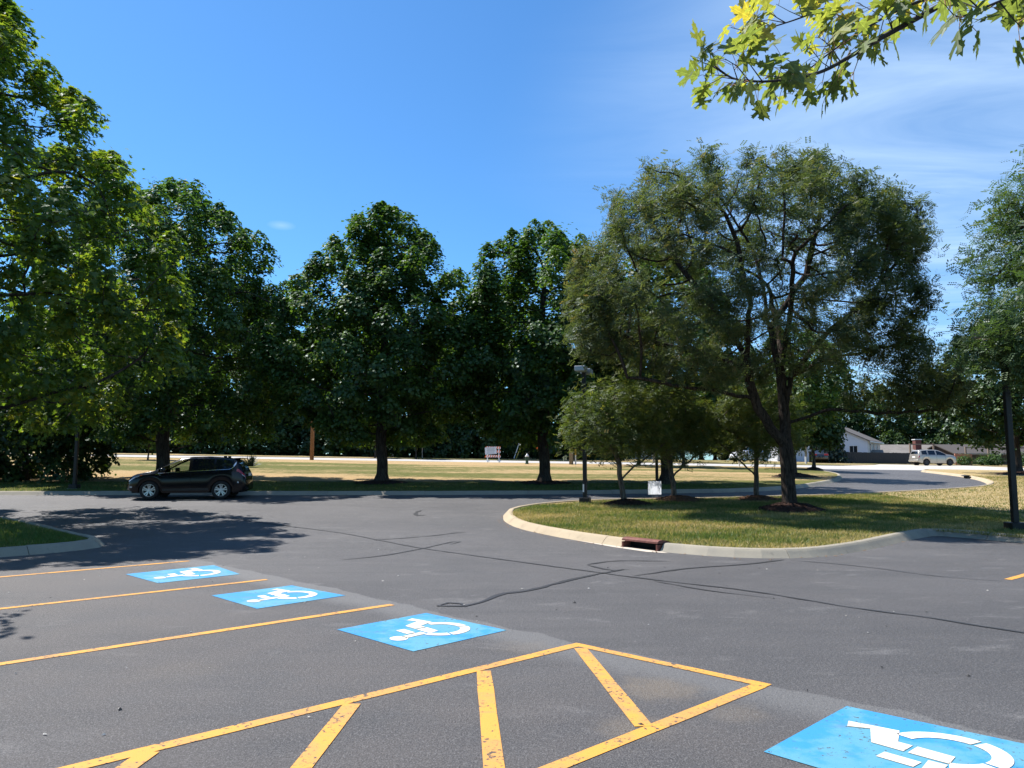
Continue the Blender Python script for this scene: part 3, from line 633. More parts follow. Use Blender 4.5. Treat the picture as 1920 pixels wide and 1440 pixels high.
maple('maple_tree', 36.3, 55.6, 11.6, 2.3, 5.5, 24, 'wide', 40000, .24, ncl=160, base_r=.30, lab='dark round maple at the right edge in front of the far houses', m=WOODS, clr=.75)
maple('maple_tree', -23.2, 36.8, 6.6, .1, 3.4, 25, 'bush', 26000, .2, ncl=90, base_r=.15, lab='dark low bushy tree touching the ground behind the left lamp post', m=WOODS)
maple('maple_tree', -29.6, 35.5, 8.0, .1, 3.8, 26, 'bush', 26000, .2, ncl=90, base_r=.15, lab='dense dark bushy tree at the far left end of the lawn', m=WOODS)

def locust(name, x, y, trunk, limbs, shells, nspray, seed, base_r, lab, group=None, m=LOCUST, bk=BARKL, lsz=.30, tintf=None, kill=.42, step=.28, tip=.006, cat='tree', natt=1500, leafw=3.5, spread=.22, shellonly=False):
    r = np.random.RandomState(seed); root = empty(name, G(x, y, .10), 0, lab, cat, group)
    nodes, par = [], []
    def chain(pts, start):
        last = start; pts = [np.array(p, float) for p in pts]
        for a, b in zip(pts[:-1], pts[1:]):
            k = max(1, int(np.linalg.norm(b-a)/step))
            for j in range(1, k+1): nodes.append(a+(b-a)*j/k+r.normal(0, .02, 3)); par.append(last); last = len(nodes)-1
        return last
    nodes.append(np.array(trunk[0], float)); par.append(-1); chain(trunk, 0)
    for l in limbs:
        k = int(np.argmin(np.linalg.norm(np.array(nodes)-np.array(l[0]), axis=1))); chain([nodes[k]]+list(l[1:]), k)
    att = []
    for (c_, rx, ry, rz, lo, wgt) in shells:
        q = r.normal(0, 1, (int(natt*wgt*2), 3)); q /= np.linalg.norm(q, axis=1)[:, None]; q *= (lo+(1-lo)*r.rand(len(q))**.8)[:, None]
        q = q[q[:, 2] > -.72][:int(natt*wgt)]; att.append(np.array(c_)+q*np.array([rx, ry, rz]))
    att = np.vstack(att); att = att[att[:, 2] > 1.5]
    P, pa = nearest_grow(att, nodes, par, step, 2.6, kill, 90, r)
    me, w, rd = wood_mesh('trunk', P, pa, base_r, tip, .43, .35)
    link('trunk', me, bk, root, True)
    tips = np.where(w < leafw)[0]; tips = tips[P[tips, 2] > 1.3]
    if shellonly:
        c0, ex, ey, ez = shells[0][0], shells[0][1], shells[0][2], shells[0][3]; q_ = np.linalg.norm((P[tips]-np.array(c0))/np.array([ex, ey, ez]), axis=1)
        f_ = np.sin(P[tips, 0]*1.9+1)+np.sin(P[tips, 1]*2.1+2)+np.sin(P[tips, 2]*2.4); pk = np.clip((q_-.55)/.3, .10, 1)*np.clip(.72+.32*f_, .12, 1); tips = tips[r.rand(len(tips)) < pk]
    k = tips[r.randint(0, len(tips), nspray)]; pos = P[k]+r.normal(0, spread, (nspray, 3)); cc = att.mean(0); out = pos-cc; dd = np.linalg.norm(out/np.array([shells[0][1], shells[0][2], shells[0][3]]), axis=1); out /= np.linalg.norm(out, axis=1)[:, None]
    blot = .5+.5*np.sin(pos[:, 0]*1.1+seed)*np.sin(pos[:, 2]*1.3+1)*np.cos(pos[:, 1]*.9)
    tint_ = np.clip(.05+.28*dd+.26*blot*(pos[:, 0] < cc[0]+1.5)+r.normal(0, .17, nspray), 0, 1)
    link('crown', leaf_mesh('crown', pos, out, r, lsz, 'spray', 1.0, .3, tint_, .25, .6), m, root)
    return root
# coordinates below are metres from the foot of each trunk
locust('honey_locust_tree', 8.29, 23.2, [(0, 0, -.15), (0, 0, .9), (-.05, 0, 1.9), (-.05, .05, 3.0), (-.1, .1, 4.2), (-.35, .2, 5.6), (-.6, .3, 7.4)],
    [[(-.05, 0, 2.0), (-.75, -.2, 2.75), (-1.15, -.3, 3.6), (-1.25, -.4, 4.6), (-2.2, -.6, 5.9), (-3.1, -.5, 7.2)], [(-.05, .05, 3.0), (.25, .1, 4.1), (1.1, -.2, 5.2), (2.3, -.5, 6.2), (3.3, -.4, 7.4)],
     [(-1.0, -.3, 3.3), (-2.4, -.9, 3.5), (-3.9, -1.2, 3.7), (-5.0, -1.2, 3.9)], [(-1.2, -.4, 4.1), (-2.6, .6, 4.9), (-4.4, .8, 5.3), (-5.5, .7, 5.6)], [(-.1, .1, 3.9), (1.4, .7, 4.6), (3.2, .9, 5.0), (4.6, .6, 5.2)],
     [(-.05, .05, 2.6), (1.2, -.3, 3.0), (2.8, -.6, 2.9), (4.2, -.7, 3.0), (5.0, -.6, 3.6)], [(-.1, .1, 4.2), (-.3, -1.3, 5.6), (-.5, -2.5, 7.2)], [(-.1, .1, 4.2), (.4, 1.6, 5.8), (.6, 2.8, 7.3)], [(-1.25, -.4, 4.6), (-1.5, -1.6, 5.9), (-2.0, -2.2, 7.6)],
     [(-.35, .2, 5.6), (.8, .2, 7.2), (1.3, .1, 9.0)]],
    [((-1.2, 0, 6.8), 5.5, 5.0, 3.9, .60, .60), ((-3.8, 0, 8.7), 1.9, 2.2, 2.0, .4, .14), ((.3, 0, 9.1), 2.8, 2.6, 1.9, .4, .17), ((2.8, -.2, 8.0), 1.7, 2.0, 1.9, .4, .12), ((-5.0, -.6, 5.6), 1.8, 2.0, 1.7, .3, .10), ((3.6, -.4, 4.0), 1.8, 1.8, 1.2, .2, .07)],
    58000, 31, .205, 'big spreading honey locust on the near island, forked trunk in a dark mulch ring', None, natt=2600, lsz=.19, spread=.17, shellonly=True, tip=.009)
GY = 'young locusts in mulch rings on the island'
def young(x, y, seed, H, sx_, lab, lean):
    return locust('young_locust_tree', x, y, [(0, 0, -.1), (lean*.4, 0, .8), (lean*.8, 0, 1.7), (lean, 0, 2.5), (lean*1.1, 0, H*.75)],
        [[(lean*.5, 0, .85), (.45*(1 if lean < 0 else -1)+lean*.4, -.1, 1.25), (1.0*(1 if lean < 0 else -1), -.1, 1.75), (1.5*(1 if lean < 0 else -1), -.1, 2.2)], [(lean*.8, 0, 1.7), (-.8, -.2, 2.3), (-1.6, -.3, 2.8)], [(lean*.8, 0, 1.8), (.7, .4, 2.4), (1.3, .5, 3.0)]],
        [((lean, 0, H*.62), sx_, sx_*.8, H*.36, .3, 1)], 6500, seed, .085, lab, GY, LOCUSTY, BARKY, .18, natt=520, kill=.3, step=.2, spread=.2)
young(3.72, 25.44, 41, 4.35, 1.85, 'young locust with a low side branch, nearest the lamp post base', -.35)
young(5.61, 26.82, 42, 4.3, 1.75, 'young locust in a reddish mulch ring right of the white sign', -.22)
young(8.55, 27.2, 43, 4.3, 1.9, 'young locust hidden behind the forked honey locust trunk', .1)
locust('honey_locust_tree', 14.2, 17.3, [(0, 0, -.15), (0, 0, 1.5), (0, 0, 3), (-.1, 0, 5), (-.2, 0, 7.2)], [[(0, 0, 2.6), (-1.2, 0, 3.6), (-2.6, 0, 4.5)], [(-.1, 0, 4), (-1.2, .3, 5.6), (-2.2, .3, 7.4)], [(0, 0, 2.7), (1.3, 0, 4), (2.8, 0, 5.4)], [(-.1, 0, 4.4), (.2, -1.4, 6), (.2, -2, 7.5)]],
    [((.2, 0, 6.0), 3.5, 3.3, 3.4, .45, .85), ((-2.6, -.3, 4.3), 1.5, 1.5, 1.3, .2, .15)], 36000, 33, .17, 'honey locust reaching in from the right edge over the dark lamp post', None, LOCUSTG, natt=1300, lsz=.19)

# street trees by the far road and the woods behind
GS = 'small street trees by the far road'
for i, (x, y, H, zb, Rm, lab) in enumerate([(21.2, 60.3, 6.2, 2.0, 2.6, 'slim street tree with a bare dark trunk left of the locust trunk'), (23.0, 59.0, 5.6, 1.8, 2.3, 'slim street tree in a mulch ring at the corner of the drive'), (10.1, 61.8, 6.6, 2.0, 3.0, 'street tree behind the young locusts beside the road'), (13.5, 61.0, 6.0, 1.9, 2.6, 'street tree behind the white yard sign near the road')]):
    maple('street_tree', x, y, H, zb, Rm, 60+i, 'wide', 7000, .26, ncl=50, base_r=.12, lab=lab, group=GS, m=LOCUSTY if i < 1 else WOODS, clr=.6)
maple('sapling_tree', -27.3, 57.9, 3.6, 1.0, 1.2, 66, 'round', 2200, .2, ncl=22, base_r=.05, lab='thin sapling on the lawn behind the car bonnet', m=WOODS, clr=.4)
maple('sapling_tree', -9.2, 73.8, 4.2, 1.2, 1.6, 67, 'round', 3200, .24, ncl=30, base_r=.06, lab='sunlit sapling beyond the road left of the pointed maple trunk', m=MAPLEN, clr=.45)
maple('sapling_tree', -13.2, 74.4, 3.4, 1.4, 1.3, 68, 'round', 2200, .24, ncl=22, base_r=.06, lab='small bright tree across the road right of the utility pole', m=MAPLEN, clr=.45)
maple('conical_yew_tree', 16.3, 78.5, 5.4, .2, 2.2, 69, 'round', 9000, .2, ncl=60, base_r=.1, lab='dark rounded yew across the road behind the young locusts', m=SPRUCE, clr=.6)
GW = 'tall trees of the wood beyond the road'
protos = []
wood = [(-66, 88), (-57, 95), (-50, 86), (-43, 92), (-37, 85.5), (-31, 93), (-25.5, 86), (-20, 94), (-15, 85), (-9, 92), (-4, 85.5), (1, 95), (6.5, 100), (12, 104), (19, 103), (26, 106), (33, 108), (47, 112), (54, 110), (61, 112), (69, 111), (77, 108), (86, 106), (-72, 99), (40, 107), (44, 118), (50, 120), (57, 119), (36, 116), (30, 114), (66, 120)]
wl_a = ['leftmost', 'second', 'third', 'fourth']
for i, (x, y) in enumerate(wood):
    r = random.Random(i); right = x > 30
    if i < 4:
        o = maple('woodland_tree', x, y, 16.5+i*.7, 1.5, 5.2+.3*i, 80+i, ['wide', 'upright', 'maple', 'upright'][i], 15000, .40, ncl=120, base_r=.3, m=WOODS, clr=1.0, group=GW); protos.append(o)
    else:
        s = r.uniform(.86, 1.12)*(.66 if right else .80 if x > 5 else 1.); o = copy_tree(protos[r.randrange(4)], None, G(x, y, 0), r.uniform(0, 6.28), (s*1.1, s*1.1, s)); o['group'] = GW
    o['px'] = x/y
ORD = 'leftmost second third fourth fifth sixth seventh eighth ninth tenth eleventh twelfth thirteenth fourteenth fifteenth sixteenth seventeenth eighteenth nineteenth twentieth twenty-first twenty-second twenty-third twenty-fourth twenty-fifth twenty-sixth twenty-seventh twenty-eighth twenty-ninth thirtieth rightmost'.split()
for k, o in enumerate(sorted([o for o in bpy.data.objects if 'px' in o.keys()], key=lambda o: o['px'])):
    o['label'] = 'tall leafy wood tree beyond the road, %s from the left' % ORD[k] if 0 < k < 30 else 'tall leafy wood tree beyond the road, the %s of all' % ORD[k]; del o['px']
GB = 'shrubs along the edge of the wood'
bp = None
for i in range(30):
    x = -64+i*3.55+random.Random(i).uniform(-.8, .8); y = 80.5+random.Random(i+50).uniform(-1.2, 1.2)
    if i > 21: x, y = 30+(i-22)*5.5, 105+random.Random(i).uniform(-1, 1)
    if i == 0:
        bp = maple('woodland_shrub', x, y, 3.9, .05, 2.3, 95, 'wide', 6500, .30, ncl=60, base_r=.07, m=WOODS, clr=.6, group=GB); o = bp
    else:
        s = random.Random(i+9).uniform(.75, 1.2); o = copy_tree(bp, None, G(x, y, 0), i*1.7, (s, s, s*random.Random(i+3).uniform(.8, 1.2)))
    o['label'] = 'dark leafy shrub at the foot of the wood, %s in the row from the left' % (ORD[i] if i else 'first')
# spruce by the white house
def spruce(x, y, H, Rm, lab):
    r = np.random.RandomState(7); n = 9000; t = r.rand(n)**.8; th = r.uniform(0, 6.28, n); layer = .75+.25*np.sin(t*55); rr = Rm*(1-t)*layer*r.rand(n)**.4
    pos = np.stack([rr*np.cos(th), rr*np.sin(th), .2+(H-.2)*t-rr*.25], 1); out = np.stack([np.cos(th), np.sin(th), 0*th], 1)
    root = empty('spruce_tree', G(x, y, .05), 0, lab, 'tree'); MB().tube([(0, 0, -.2), (0, 0, H*.95)], [.16, .03], 8).build('trunk', BARK, root)
    link('crown', leaf_mesh('crown', pos, out, r, .30, 'kite', .3, .4, r.rand(n), .2), SPRUCE, root)
spruce(35.6, 86.5, 5.2, 2.4, 'blue-green spruce in front of the white gabled house')
# yucca
r = random.Random(3); mb = MB()
for i in range(90):
    a = r.uniform(0, 6.28); e = r.uniform(.15, 1.45); L = r.uniform(.6, .95); d = Vector((math.cos(a)*math.cos(e), math.sin(a)*math.cos(e), math.sin(e))); s_ = Vector((-math.sin(a), math.cos(a), 0))*.028
    b0 = Vector((r.uniform(-.15, .15), r.uniform(-.15, .15), .05)); mb.add([b0-s_, b0+s_, b0+d*L*.6+s_*.8+Vector((0, 0, .02)), b0+d*L, b0+d*L*.6-s_*.8], [(0, 1, 2, 4), (4, 2, 3)])
yu = empty('yucca_plant', G(-16.7, 49.4, .12), 0, 'spiky yucca on the lawn just behind the tail of the black car', 'plant'); yu.scale = (1.0, 1.0, 1.0); mb.build('leaves', mat('yucca leaf', (.035, .055, .03), .6), yu)
# mulch rings
def mulch(x, y, R_, h, m, lab):
    r = np.random.RandomState(int(abs(x)*10)); nr, na = 9, 36; mb = MB()
    for i in range(nr):
        q = i/(nr-1)
        for k in range(na):
            a = 2*math.pi*k/na; rr = R_*q*(1+.10*math.sin(3*a+x)+.05*r.randn()*q); px_, py_ = x+rr*math.cos(a), y+rr*math.sin(a)
            mb.v.append((px_, py_, T(px_, py_, .10)+.025+h*(1-q**1.6)*(1+.1*r.randn())-.03*(q > .95)))
    for i in range(nr-1):
        for k in range(na): k2 = (k+1) % na; mb.f.append((i*na+k, (i+1)*na+k, (i+1)*na+k2, i*na+k2))
    for _ in range(260):   # loose chips
        a = r.uniform(0, 6.28); q = r.rand()**.6*1.12; px_, py_ = x+R_*q*math.cos(a), y+R_*q*math.sin(a); z = T(px_, py_, .10)+.03+h*max(0, 1-q**1.6); b = r.uniform(0, 6.28); c_, d_ = math.cos(b)*.05, math.sin(b)*.05
        mb.add([(px_-c_, py_-d_, z), (px_+d_*.3, py_-c_*.3, z+.02), (px_+c_, py_+d_, z+r.uniform(0, .04)), (px_-d_*.3, py_+c_*.3, z+.01)], [(0, 1, 2, 3)])
    return tag(mb.build('mulch', m), lab, 'mulch', 'mulch rings round the trees', 'stuff')
mulch(8.29, 23.15, 1.05, .24, MULCH, 'wide dark mulch mound round the forked honey locust trunk')
mulch(3.78, 25.3, .85, .16, MULCH, 'dark mulch mound round the young locust near the lamp post')
mulch(5.75, 26.7, .9, .16, MULCHB, 'reddish mulch mound round the young locust right of the white sign')
mulch(8.55, 27.0, .85, .14, MULCHB, 'mulch mound half hidden behind the forked trunk')
mulch(16.23, 44.5, 1.3, .22, MULCH, 'dark mulch mound at the corner of the drive')
mulch(-6.06, 35.8, 1.3, .12, MULCH, 'low dark mulch round the pointed maple trunk')
mulch(1.49, 36.1, 1.3, .12, MULCH, 'low dark mulch round the narrow maple trunk')
mulch(23.0, 59.0, .7, .2, MULCH, 'small mulch mound under the corner street tree')
mulch(36.3, 55.5, 1.5, .2, MULCH, 'dark mulch under the round maple at the right edge')

# overhanging silver maple at the right, its trunk outside the frame
def leaf_outline(seed):
    """deeply cut five-lobed leaf, unit length, stalk at the origin, tip along +x"""
    r = random.Random(seed); half = [(0, .0), (-.02, .10), (.04, .27), (.00, .40), (.12, .36), (.17, .27), (.26, .17), (.30, .26), (.36, .46), (.34, .62), (.46, .55), (.50, .62), (.57, .50), (.66, .52), (.58, .36), (.52, .22), (.50, .12), (.60, .15), (.66, .24), (.74, .17), (.83, .19), (.86, .09), (1.04, 0)]
    half = [(x+r.uniform(-.02, .02)*(i > 0), y*(1+r.uniform(-.08, .08))) for i, (x, y) in enumerate(half)]
    def z(x, y): return -.10*x*x+.10*abs(y)-.25*abs(y)**2
    V = []; F_ = []
    for sgn in (1, -1):
        b = len(V); V += [(x, y*sgn, z(x, y)) for x, y in half]; V += [(x, 0, z(x, 0)) for x, y in half]; n = len(half)
        hp = [Vector((x, y)) for x, y in half]
        vv, ee, ff, *_ = delaunay_2d_cdt([p for p in hp], [(i, (i+1) % n) for i in range(n)], [], 1, 1e-5)
        V = V[:b]+[(p.x, p.y*sgn, z(p.x, p.y)) for p in vv]; F_ += [tuple(b+i for i in (f if sgn > 0 else reversed(f))) for f in ff]
    return V, F_
_n, _l = BRLEAF.node_tree.nodes, BRLEAF.node_tree.links
_tc = _n.new('ShaderNodeTexCoord'); _ns = N(_n, 'ShaderNodeTexNoise', Scale=5.0, Detail=5.0); _l.new(_tc.outputs['Object'], _ns.inputs[0])
_mr = N(_n, 'ShaderNodeMapRange', clamp=True); _mr.inputs[1].default_value = .35; _mr.inputs[2].default_value = .6; _mr.inputs[3].default_value = .62; _mr.inputs[4].default_value = 1.05; _l.new(_ns.outputs[0], _mr.inputs[0])
_sx = _n.new('ShaderNodeSeparateXYZ'); _l.new(_tc.outputs['Object'], _sx.inputs[0]); _ay = M(_n, _l, 'ABSOLUTE', _sx.outputs[1])
_vn = M(_n, _l, 'LESS_THAN', _ay, .014)
for _a in (38, 66):
    _q = M(_n, _l, 'ABSOLUTE', M(_n, _l, 'SUBTRACT', M(_n, _l, 'MULTIPLY', _ay, math.cos(R(_a))), M(_n, _l, 'MULTIPLY', _sx.outputs[0], math.sin(R(_a))))); _vn = M(_n, _l, 'MAXIMUM', _vn, M(_n, _l, 'LESS_THAN', _q, .010))
_f = M(_n, _l, 'MULTIPLY', _mr.outputs[0], M(_n, _l, 'ADD', M(_n, _l, 'MULTIPLY', _vn, .45), 1.0))
_rp = [q for q in _n if q.type == 'VALTORGB'][0]; _vm = N(_n, 'ShaderNodeVectorMath', operation='SCALE'); _l.new(_rp.outputs[0], _vm.inputs[0]); _l.new(_f, _vm.inputs['Scale'])
for _lk in [k for k in _l if k.from_node == _rp and k.to_node != _vm]: _l.new(_vm.outputs[0], _lk.to_socket)
leaf_me = []
for k in range(12):
    V, F_ = leaf_outline(k % 4); me = bpy.data.meshes.new('leaf'); me.from_pydata(V, [], F_); me.update(); me.materials.append(BRLEAF)
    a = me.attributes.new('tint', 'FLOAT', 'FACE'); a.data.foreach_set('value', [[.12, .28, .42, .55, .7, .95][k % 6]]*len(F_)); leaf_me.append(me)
r = random.Random(8)
ot = empty('silver_maple_tree', (6.2, 2.3, 0), 0, 'silver maple whose leafy branch hangs into the top right corner', 'tree')
def rel(p): return Vector(p)-Vector((6.2, 2.3, 0))
MB().tube([rel((6.2, 2.3, -.1)), rel((6.2, 2.3, 1.5)), rel((6.15, 2.3, 3.2)), rel((6.25, 2.35, 5.5))], [.2, .16, .13, .06], 10).build('trunk', BARK, ot, True)
BR = mat('twig bark', (.035, .027, .026), .8)
main = [(6.15, 2.3, 3.1), (4.6, 2.5, 3.75), (3.2, 2.65, 3.72), (2.35, 2.65, 3.56), (1.75, 2.62, 3.33), (1.36, 2.6, 3.12), (1.21, 2.6, 3.03), (1.08, 2.58, 2.955), (.93, 2.58, 2.925), (.80, 2.6, 2.94), (.72, 2.62, 3.0)]
second = [(2.9, 2.66, 3.68), (2.0, 2.8, 3.50), (1.55, 2.82, 3.36), (1.30, 2.84, 3.22), (1.14, 2.85, 3.10)]
third = [(3.4, 2.65, 3.74), (2.3, 2.3, 3.38), (1.75, 2.12, 3.08), (1.45, 2.06, 2.92), (1.26, 2.04, 2.83)]
upper = [(2.6, 2.65, 3.62), (1.9, 2.9, 3.60), (1.5, 2.95, 3.52), (1.2, 3.0, 3.42), (1.02, 3.0, 3.36)]
main, second, third, upper = [[(p[0], p[1], p[2]+.02) for p in q] for q in (main, second, third, upper)]
mbr = MB(); twigs = []
def smooth3(P, k=6):
    P = [Vector(p) for p in P]; o = []
    for i in range(len(P)-1):
        p0 = P[i-1] if i else P[0]*2-P[1]; p1, p2 = P[i], P[i+1]; p3 = P[i+2] if i+2 < len(P) else P[-1]*2-P[-2]
        for j in range(k):
            t = j/k; o.append(.5*((2*p1)+(p2-p0)*t+(2*p0-5*p1+4*p2-p3)*t*t+(3*p1-p0-3*p2+p3)*t**3))
    return o+[P[-1]]
for P_, r0, r1 in ((main, .020, .003), (second, .010, .0028), (third, .010, .0028), (upper, .008, .0025)):
    q = smooth3(P_); n = len(q); mbr.tube([rel(p) for p in q], [(r0*(1-i/(n-1))**1.6+r1) for i in range(n)], 7)
    for i in range(n//3, n, 2): twigs.append((q[i], (q[i]-q[i-1]).normalized(), i/(n-1)))
spots = []
for p, d, t in twigs:
    if p.x > 2.2: continue
    for k in range(2):
        side = Vector((r.uniform(-.6, .3), r.uniform(-.9, .9), r.uniform(-.35, .75))).normalized(); L = r.uniform(.05, .16); e = p+(d*.5+side).normalized()*L
        mid = p.lerp(e, .5)+Vector((0, 0, r.uniform(-.01, .02))); mbr.tube([rel(p), rel(mid), rel(e)], [.0024, .0017, .0012], 4, False)
        for _ in range(r.choice((3, 4, 5))): spots.append((p.lerp(e, r.uniform(.45, 1)), side))
brn = mbr.build('branch', BR, ot, True)
r.shuffle(spots); spots = spots[:290]
mp_ = MB()
for i, (p, side) in enumerate(spots):
    pe = (side*.6+Vector((r.uniform(-.6, .6), r.uniform(-.6, .6), r.uniform(-.5, .3)))).normalized(); L = r.uniform(.03, .08); q = p+pe*L
    mp_.tube([rel(p), rel(p.lerp(q, .5)+Vector((0, 0, .006))), rel(q)], .0011, 3, False)
    tdir = (pe*.7+Vector((r.uniform(-.5, .5), r.uniform(-.5, .5), -.75 if r.random() < .75 else .1))).normalized(); nr = Vector((r.uniform(-.9, .2), r.uniform(-.3, .6), r.uniform(.3, 1))).normalized()
    nr = (nr-tdir*nr.dot(tdir)).normalized(); b = nr.cross(tdir); s = r.uniform(.055, .10)
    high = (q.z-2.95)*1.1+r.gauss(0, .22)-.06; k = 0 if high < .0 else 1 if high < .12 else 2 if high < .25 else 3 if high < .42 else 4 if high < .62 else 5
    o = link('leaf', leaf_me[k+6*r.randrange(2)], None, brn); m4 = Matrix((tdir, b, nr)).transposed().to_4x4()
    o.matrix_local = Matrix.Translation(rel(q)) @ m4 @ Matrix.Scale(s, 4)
mp_.build('leaf_stalks', mat('leaf stalk', (.30, .14, .05), .6), brn)['kind'] = 'stuff'

r2 = np.random.RandomState(4); q = [p for p in smooth3(main, 14) if p.x > 3.0]; k = r2.randint(0, len(q), 1500)
pos = np.array([tuple(rel(q[i])) for i in k])+r2.normal(0, 1, (1500, 3))*np.array([.3, .42, .26]); pos = pos[pos[:, 0]+6.2 > 2.75]
c2 = r2.normal(0, 1, (5200, 3)); c2 /= np.linalg.norm(c2, axis=1)[:, None]; c2 = c2*(r2.rand(5200)**.4)[:, None]*np.array([2.3, 2.0, 1.9])+np.array([.4, -.3, 5.6]); pos = np.vstack([pos, c2])
link('foliage', leaf_mesh('foliage', pos, np.zeros_like(pos)+np.array([0, 0, .3]), r2, .11, 'maple', .8, .5, r2.rand(len(pos))*.7, .5), MAPLEN, ot)['kind'] = 'stuff'
q0 = Vector((0, 0, 3.1)); mb = MB()
for a_ in range(9): t_ = a_*.7; mb.tube([(0, 0, 3.0+.25*a_), (.6*math.cos(t_)+.1, .6*math.sin(t_), 4.2+.22*a_), (1.5*math.cos(t_)+.3, 1.4*math.sin(t_)-.2, 5.0+.25*a_)], [.05, .03, .01], 6, False)
mb.build('limb', BARK, ot, True)

# ------------------------------------------------------------------ cars
GLASS = bpy.data.materials.new('tinted glass'); GLASS.use_nodes = True
_n, _l = GLASS.node_tree.nodes, GLASS.node_tree.links; _n.clear()
_t = N(_n, 'ShaderNodeBsdfTransparent'); _t.inputs[0].default_value = (.62, .68, .66, 1); _g = N(_n, 'ShaderNodeBsdfGlossy', Roughness=.02); _f = N(_n, 'ShaderNodeFresnel', IOR=1.5)
_mx = N(_n, 'ShaderNodeMixShader'); _l.new(_f.outputs[0], _mx.inputs[0]); _l.new(_t.outputs[0], _mx.inputs[1]); _l.new(_g.outputs[0], _mx.inputs[2]); _o = N(_n, 'ShaderNodeOutputMaterial'); _l.new(_mx.outputs[0], _o.inputs[0])
DGLASS = mat('dark privacy glass', (.006, .008, .012), .04, 0, .5)
TYRE = mat('tyre rubber', (.014, .014, .015), .85); RIM = mat('alloy rim', (.62, .63, .66), .28, .85); CHROME = mat('chrome trim', (.75, .76, .78), .15, 1.)
HEADL = mat('headlamp lens', (.40, .43, .48), .12, .2, .8); TAILR = mat('red lamp lens', (.38, .012, .02), .15, 0, .6); AMBER = mat('amber lens', (.6, .17, .04), .2); SEATM = mat('car seat cloth', (.02, .02, .021), .9)
def car(name, lab, pos, rz, body, top, belt, wid, L, ax, wr, bottom=.26, pillars=(), glass=(1.0, 3.3), wind=(2.7, 3.5), rear=(.12, .40), trim=CHROME, detail=True, tail='slant', privacy=0., rimm=None, tumble=.40, arch=1.13):
    root = empty(name, pos, rz, lab, 'car')
    tx, tz = zip(*top); bx_, bz = zip(*belt); wx, wy = zip(*wid)
    def ztop(x): return float(np.interp(x, tx, tz))
    def zbelt(x): return min(float(np.interp(x, bx_, bz)), ztop(x)-.03)
    def hw(x): return float(np.interp(x, wx, wy))
    def zbot(x):
        z = bottom+max(0, (.35-x))*.35+max(0, (x-L+.45))*.3
        for a in ax:
            d = abs(x-a); ra = wr*arch
            if d < ra: z = max(z, wr+math.sqrt(ra*ra-d*d)-.02)
        return min(z, zbelt(x)-.08)
    def rows(x):
        w = hw(x); zb, zl, zt = zbot(x), zbelt(x), ztop(x); e = max(zt-zl, .02); r = []
        r.append((w*.955, zb)); r.append((w*.995, zb+(zl-zb)*.30)); r.append((w*1.0, zb+(zl-zb)*.58)); r.append((w*.985, zb+(zl-zb)*.85)); r.append((w*.955, zl))
        yb = w*.955
        def yy(z): return yb-tumble*(z-zl)-.015
        r.append((yy(zl+.10*e), zl+.10*e)); z4 = zt-.13*e-.012; r.append((yy(z4), z4)); z5 = zt-.035*e-.006; r.append((yy(z5)-.035, z5)); r.append(((yy(z5)-.035)*.90, zt-.012*e)); r.append(((yy(z5))*.5, zt)); r.append((0, zt+.006))
        return r
    NR = 11
    xs = set(np.round(np.linspace(0, L, 46), 3)); xs |= set(glass)|set(wind)|set(rear)
    for a in ax: xs |= set(np.round(a+wr*arch*np.cos(np.linspace(0, math.pi, 15)), 3))
    for p0, p1 in pillars: xs |= {p0, p1}
    xs = sorted(x for x in xs if 0 <= x <= L); xx = [xs[0]]
    for x in xs[1:]:
        if x-xx[-1] > .012 or x in glass or x in wind or x in rear: xx.append(x)
    xs = xx; RR = [rows(x) for x in xs]; n = len(xs)
    def surf(x, v):
        a = rows(x); i = min(int(v), NR-2); t = v-i; return Vector((x, a[i][0]*(1-t)+a[i+1][0]*t, a[i][1]*(1-t)+a[i+1][1]*t))
    V = []; 
    for i in range(n):
        for s in (1, -1): V += [(xs[i], s*y_, z_) for y_, z_ in RR[i]]
    body_f, gl_side, gl_priv, gl_fr = [], [], [], []
    def isg(i, j):
        m_ = (xs[i]+xs[i+1])/2
        if j == 5 and glass[0] < m_ < glass[1] and not any(a < m_ < b for a, b in pillars): return 'p' if m_ < privacy else 's'
        if j in (8, 9) and (wind[0] < m_ < wind[1] or rear[0] < m_ < rear[1]): return 'f'
        return None
    for i in range(n-1):
        for si in (0, 1):
            for j in range(NR-1):
                a = (i*2+si)*NR+j; b = ((i+1)*2+si)*NR+j; f = (a, a+1, b+1, b) if si == 1 else (a, b, b+1, a+1)
                k = isg(i, j); (gl_side if k == 's' else gl_priv if k == 'p' else gl_fr if k == 'f' else body_f).append(f)
    for i, fl in ((0, 1), (n-1, 0)):
        for j in range(NR-1):
            a, b = (i*2)*NR+j, (i*2+1)*NR+j; f = (a, a+1, b+1, b); body_f.append(f if fl else f[::-1])
    def sub(nm, fs, m_, par_, sm=True):
        if not fs: return None
        used = sorted({i for f in fs for i in f}); mp2 = {o: k for k, o in enumerate(used)}; mb = MB(); mb.v = [V[i] for i in used]; mb.f = [tuple(mp2[i] for i in f) for f in fs]; return mb.build(nm, m_, par_, sm)
    bd = sub('body', body_f, body, root)
    for nm, fs, m_ in (('side_window', gl_side, GLASS), ('rear_side_window', gl_priv, DGLASS)):
        bays = {}
        for f in fs: bays.setdefault((V[f[0]][1] > 0, sum(V[f[0]][0] > a-.01 for a, b in pillars)), []).append(f)
        for q in bays.values(): sub(nm, q, m_, root)
    sub('windscreen', [f for f in gl_fr if V[f[0]][0] > L/2], GLASS, root); sub('rear_window', [f for f in gl_fr if V[f[0]][0] <= L/2], DGLASS, root)
    # floor pan, arch linings and cabin
    mb = MB(); mb.box((L/2, 0, bottom+.05), (L*.9, hw(L/2)*1.5, .1))
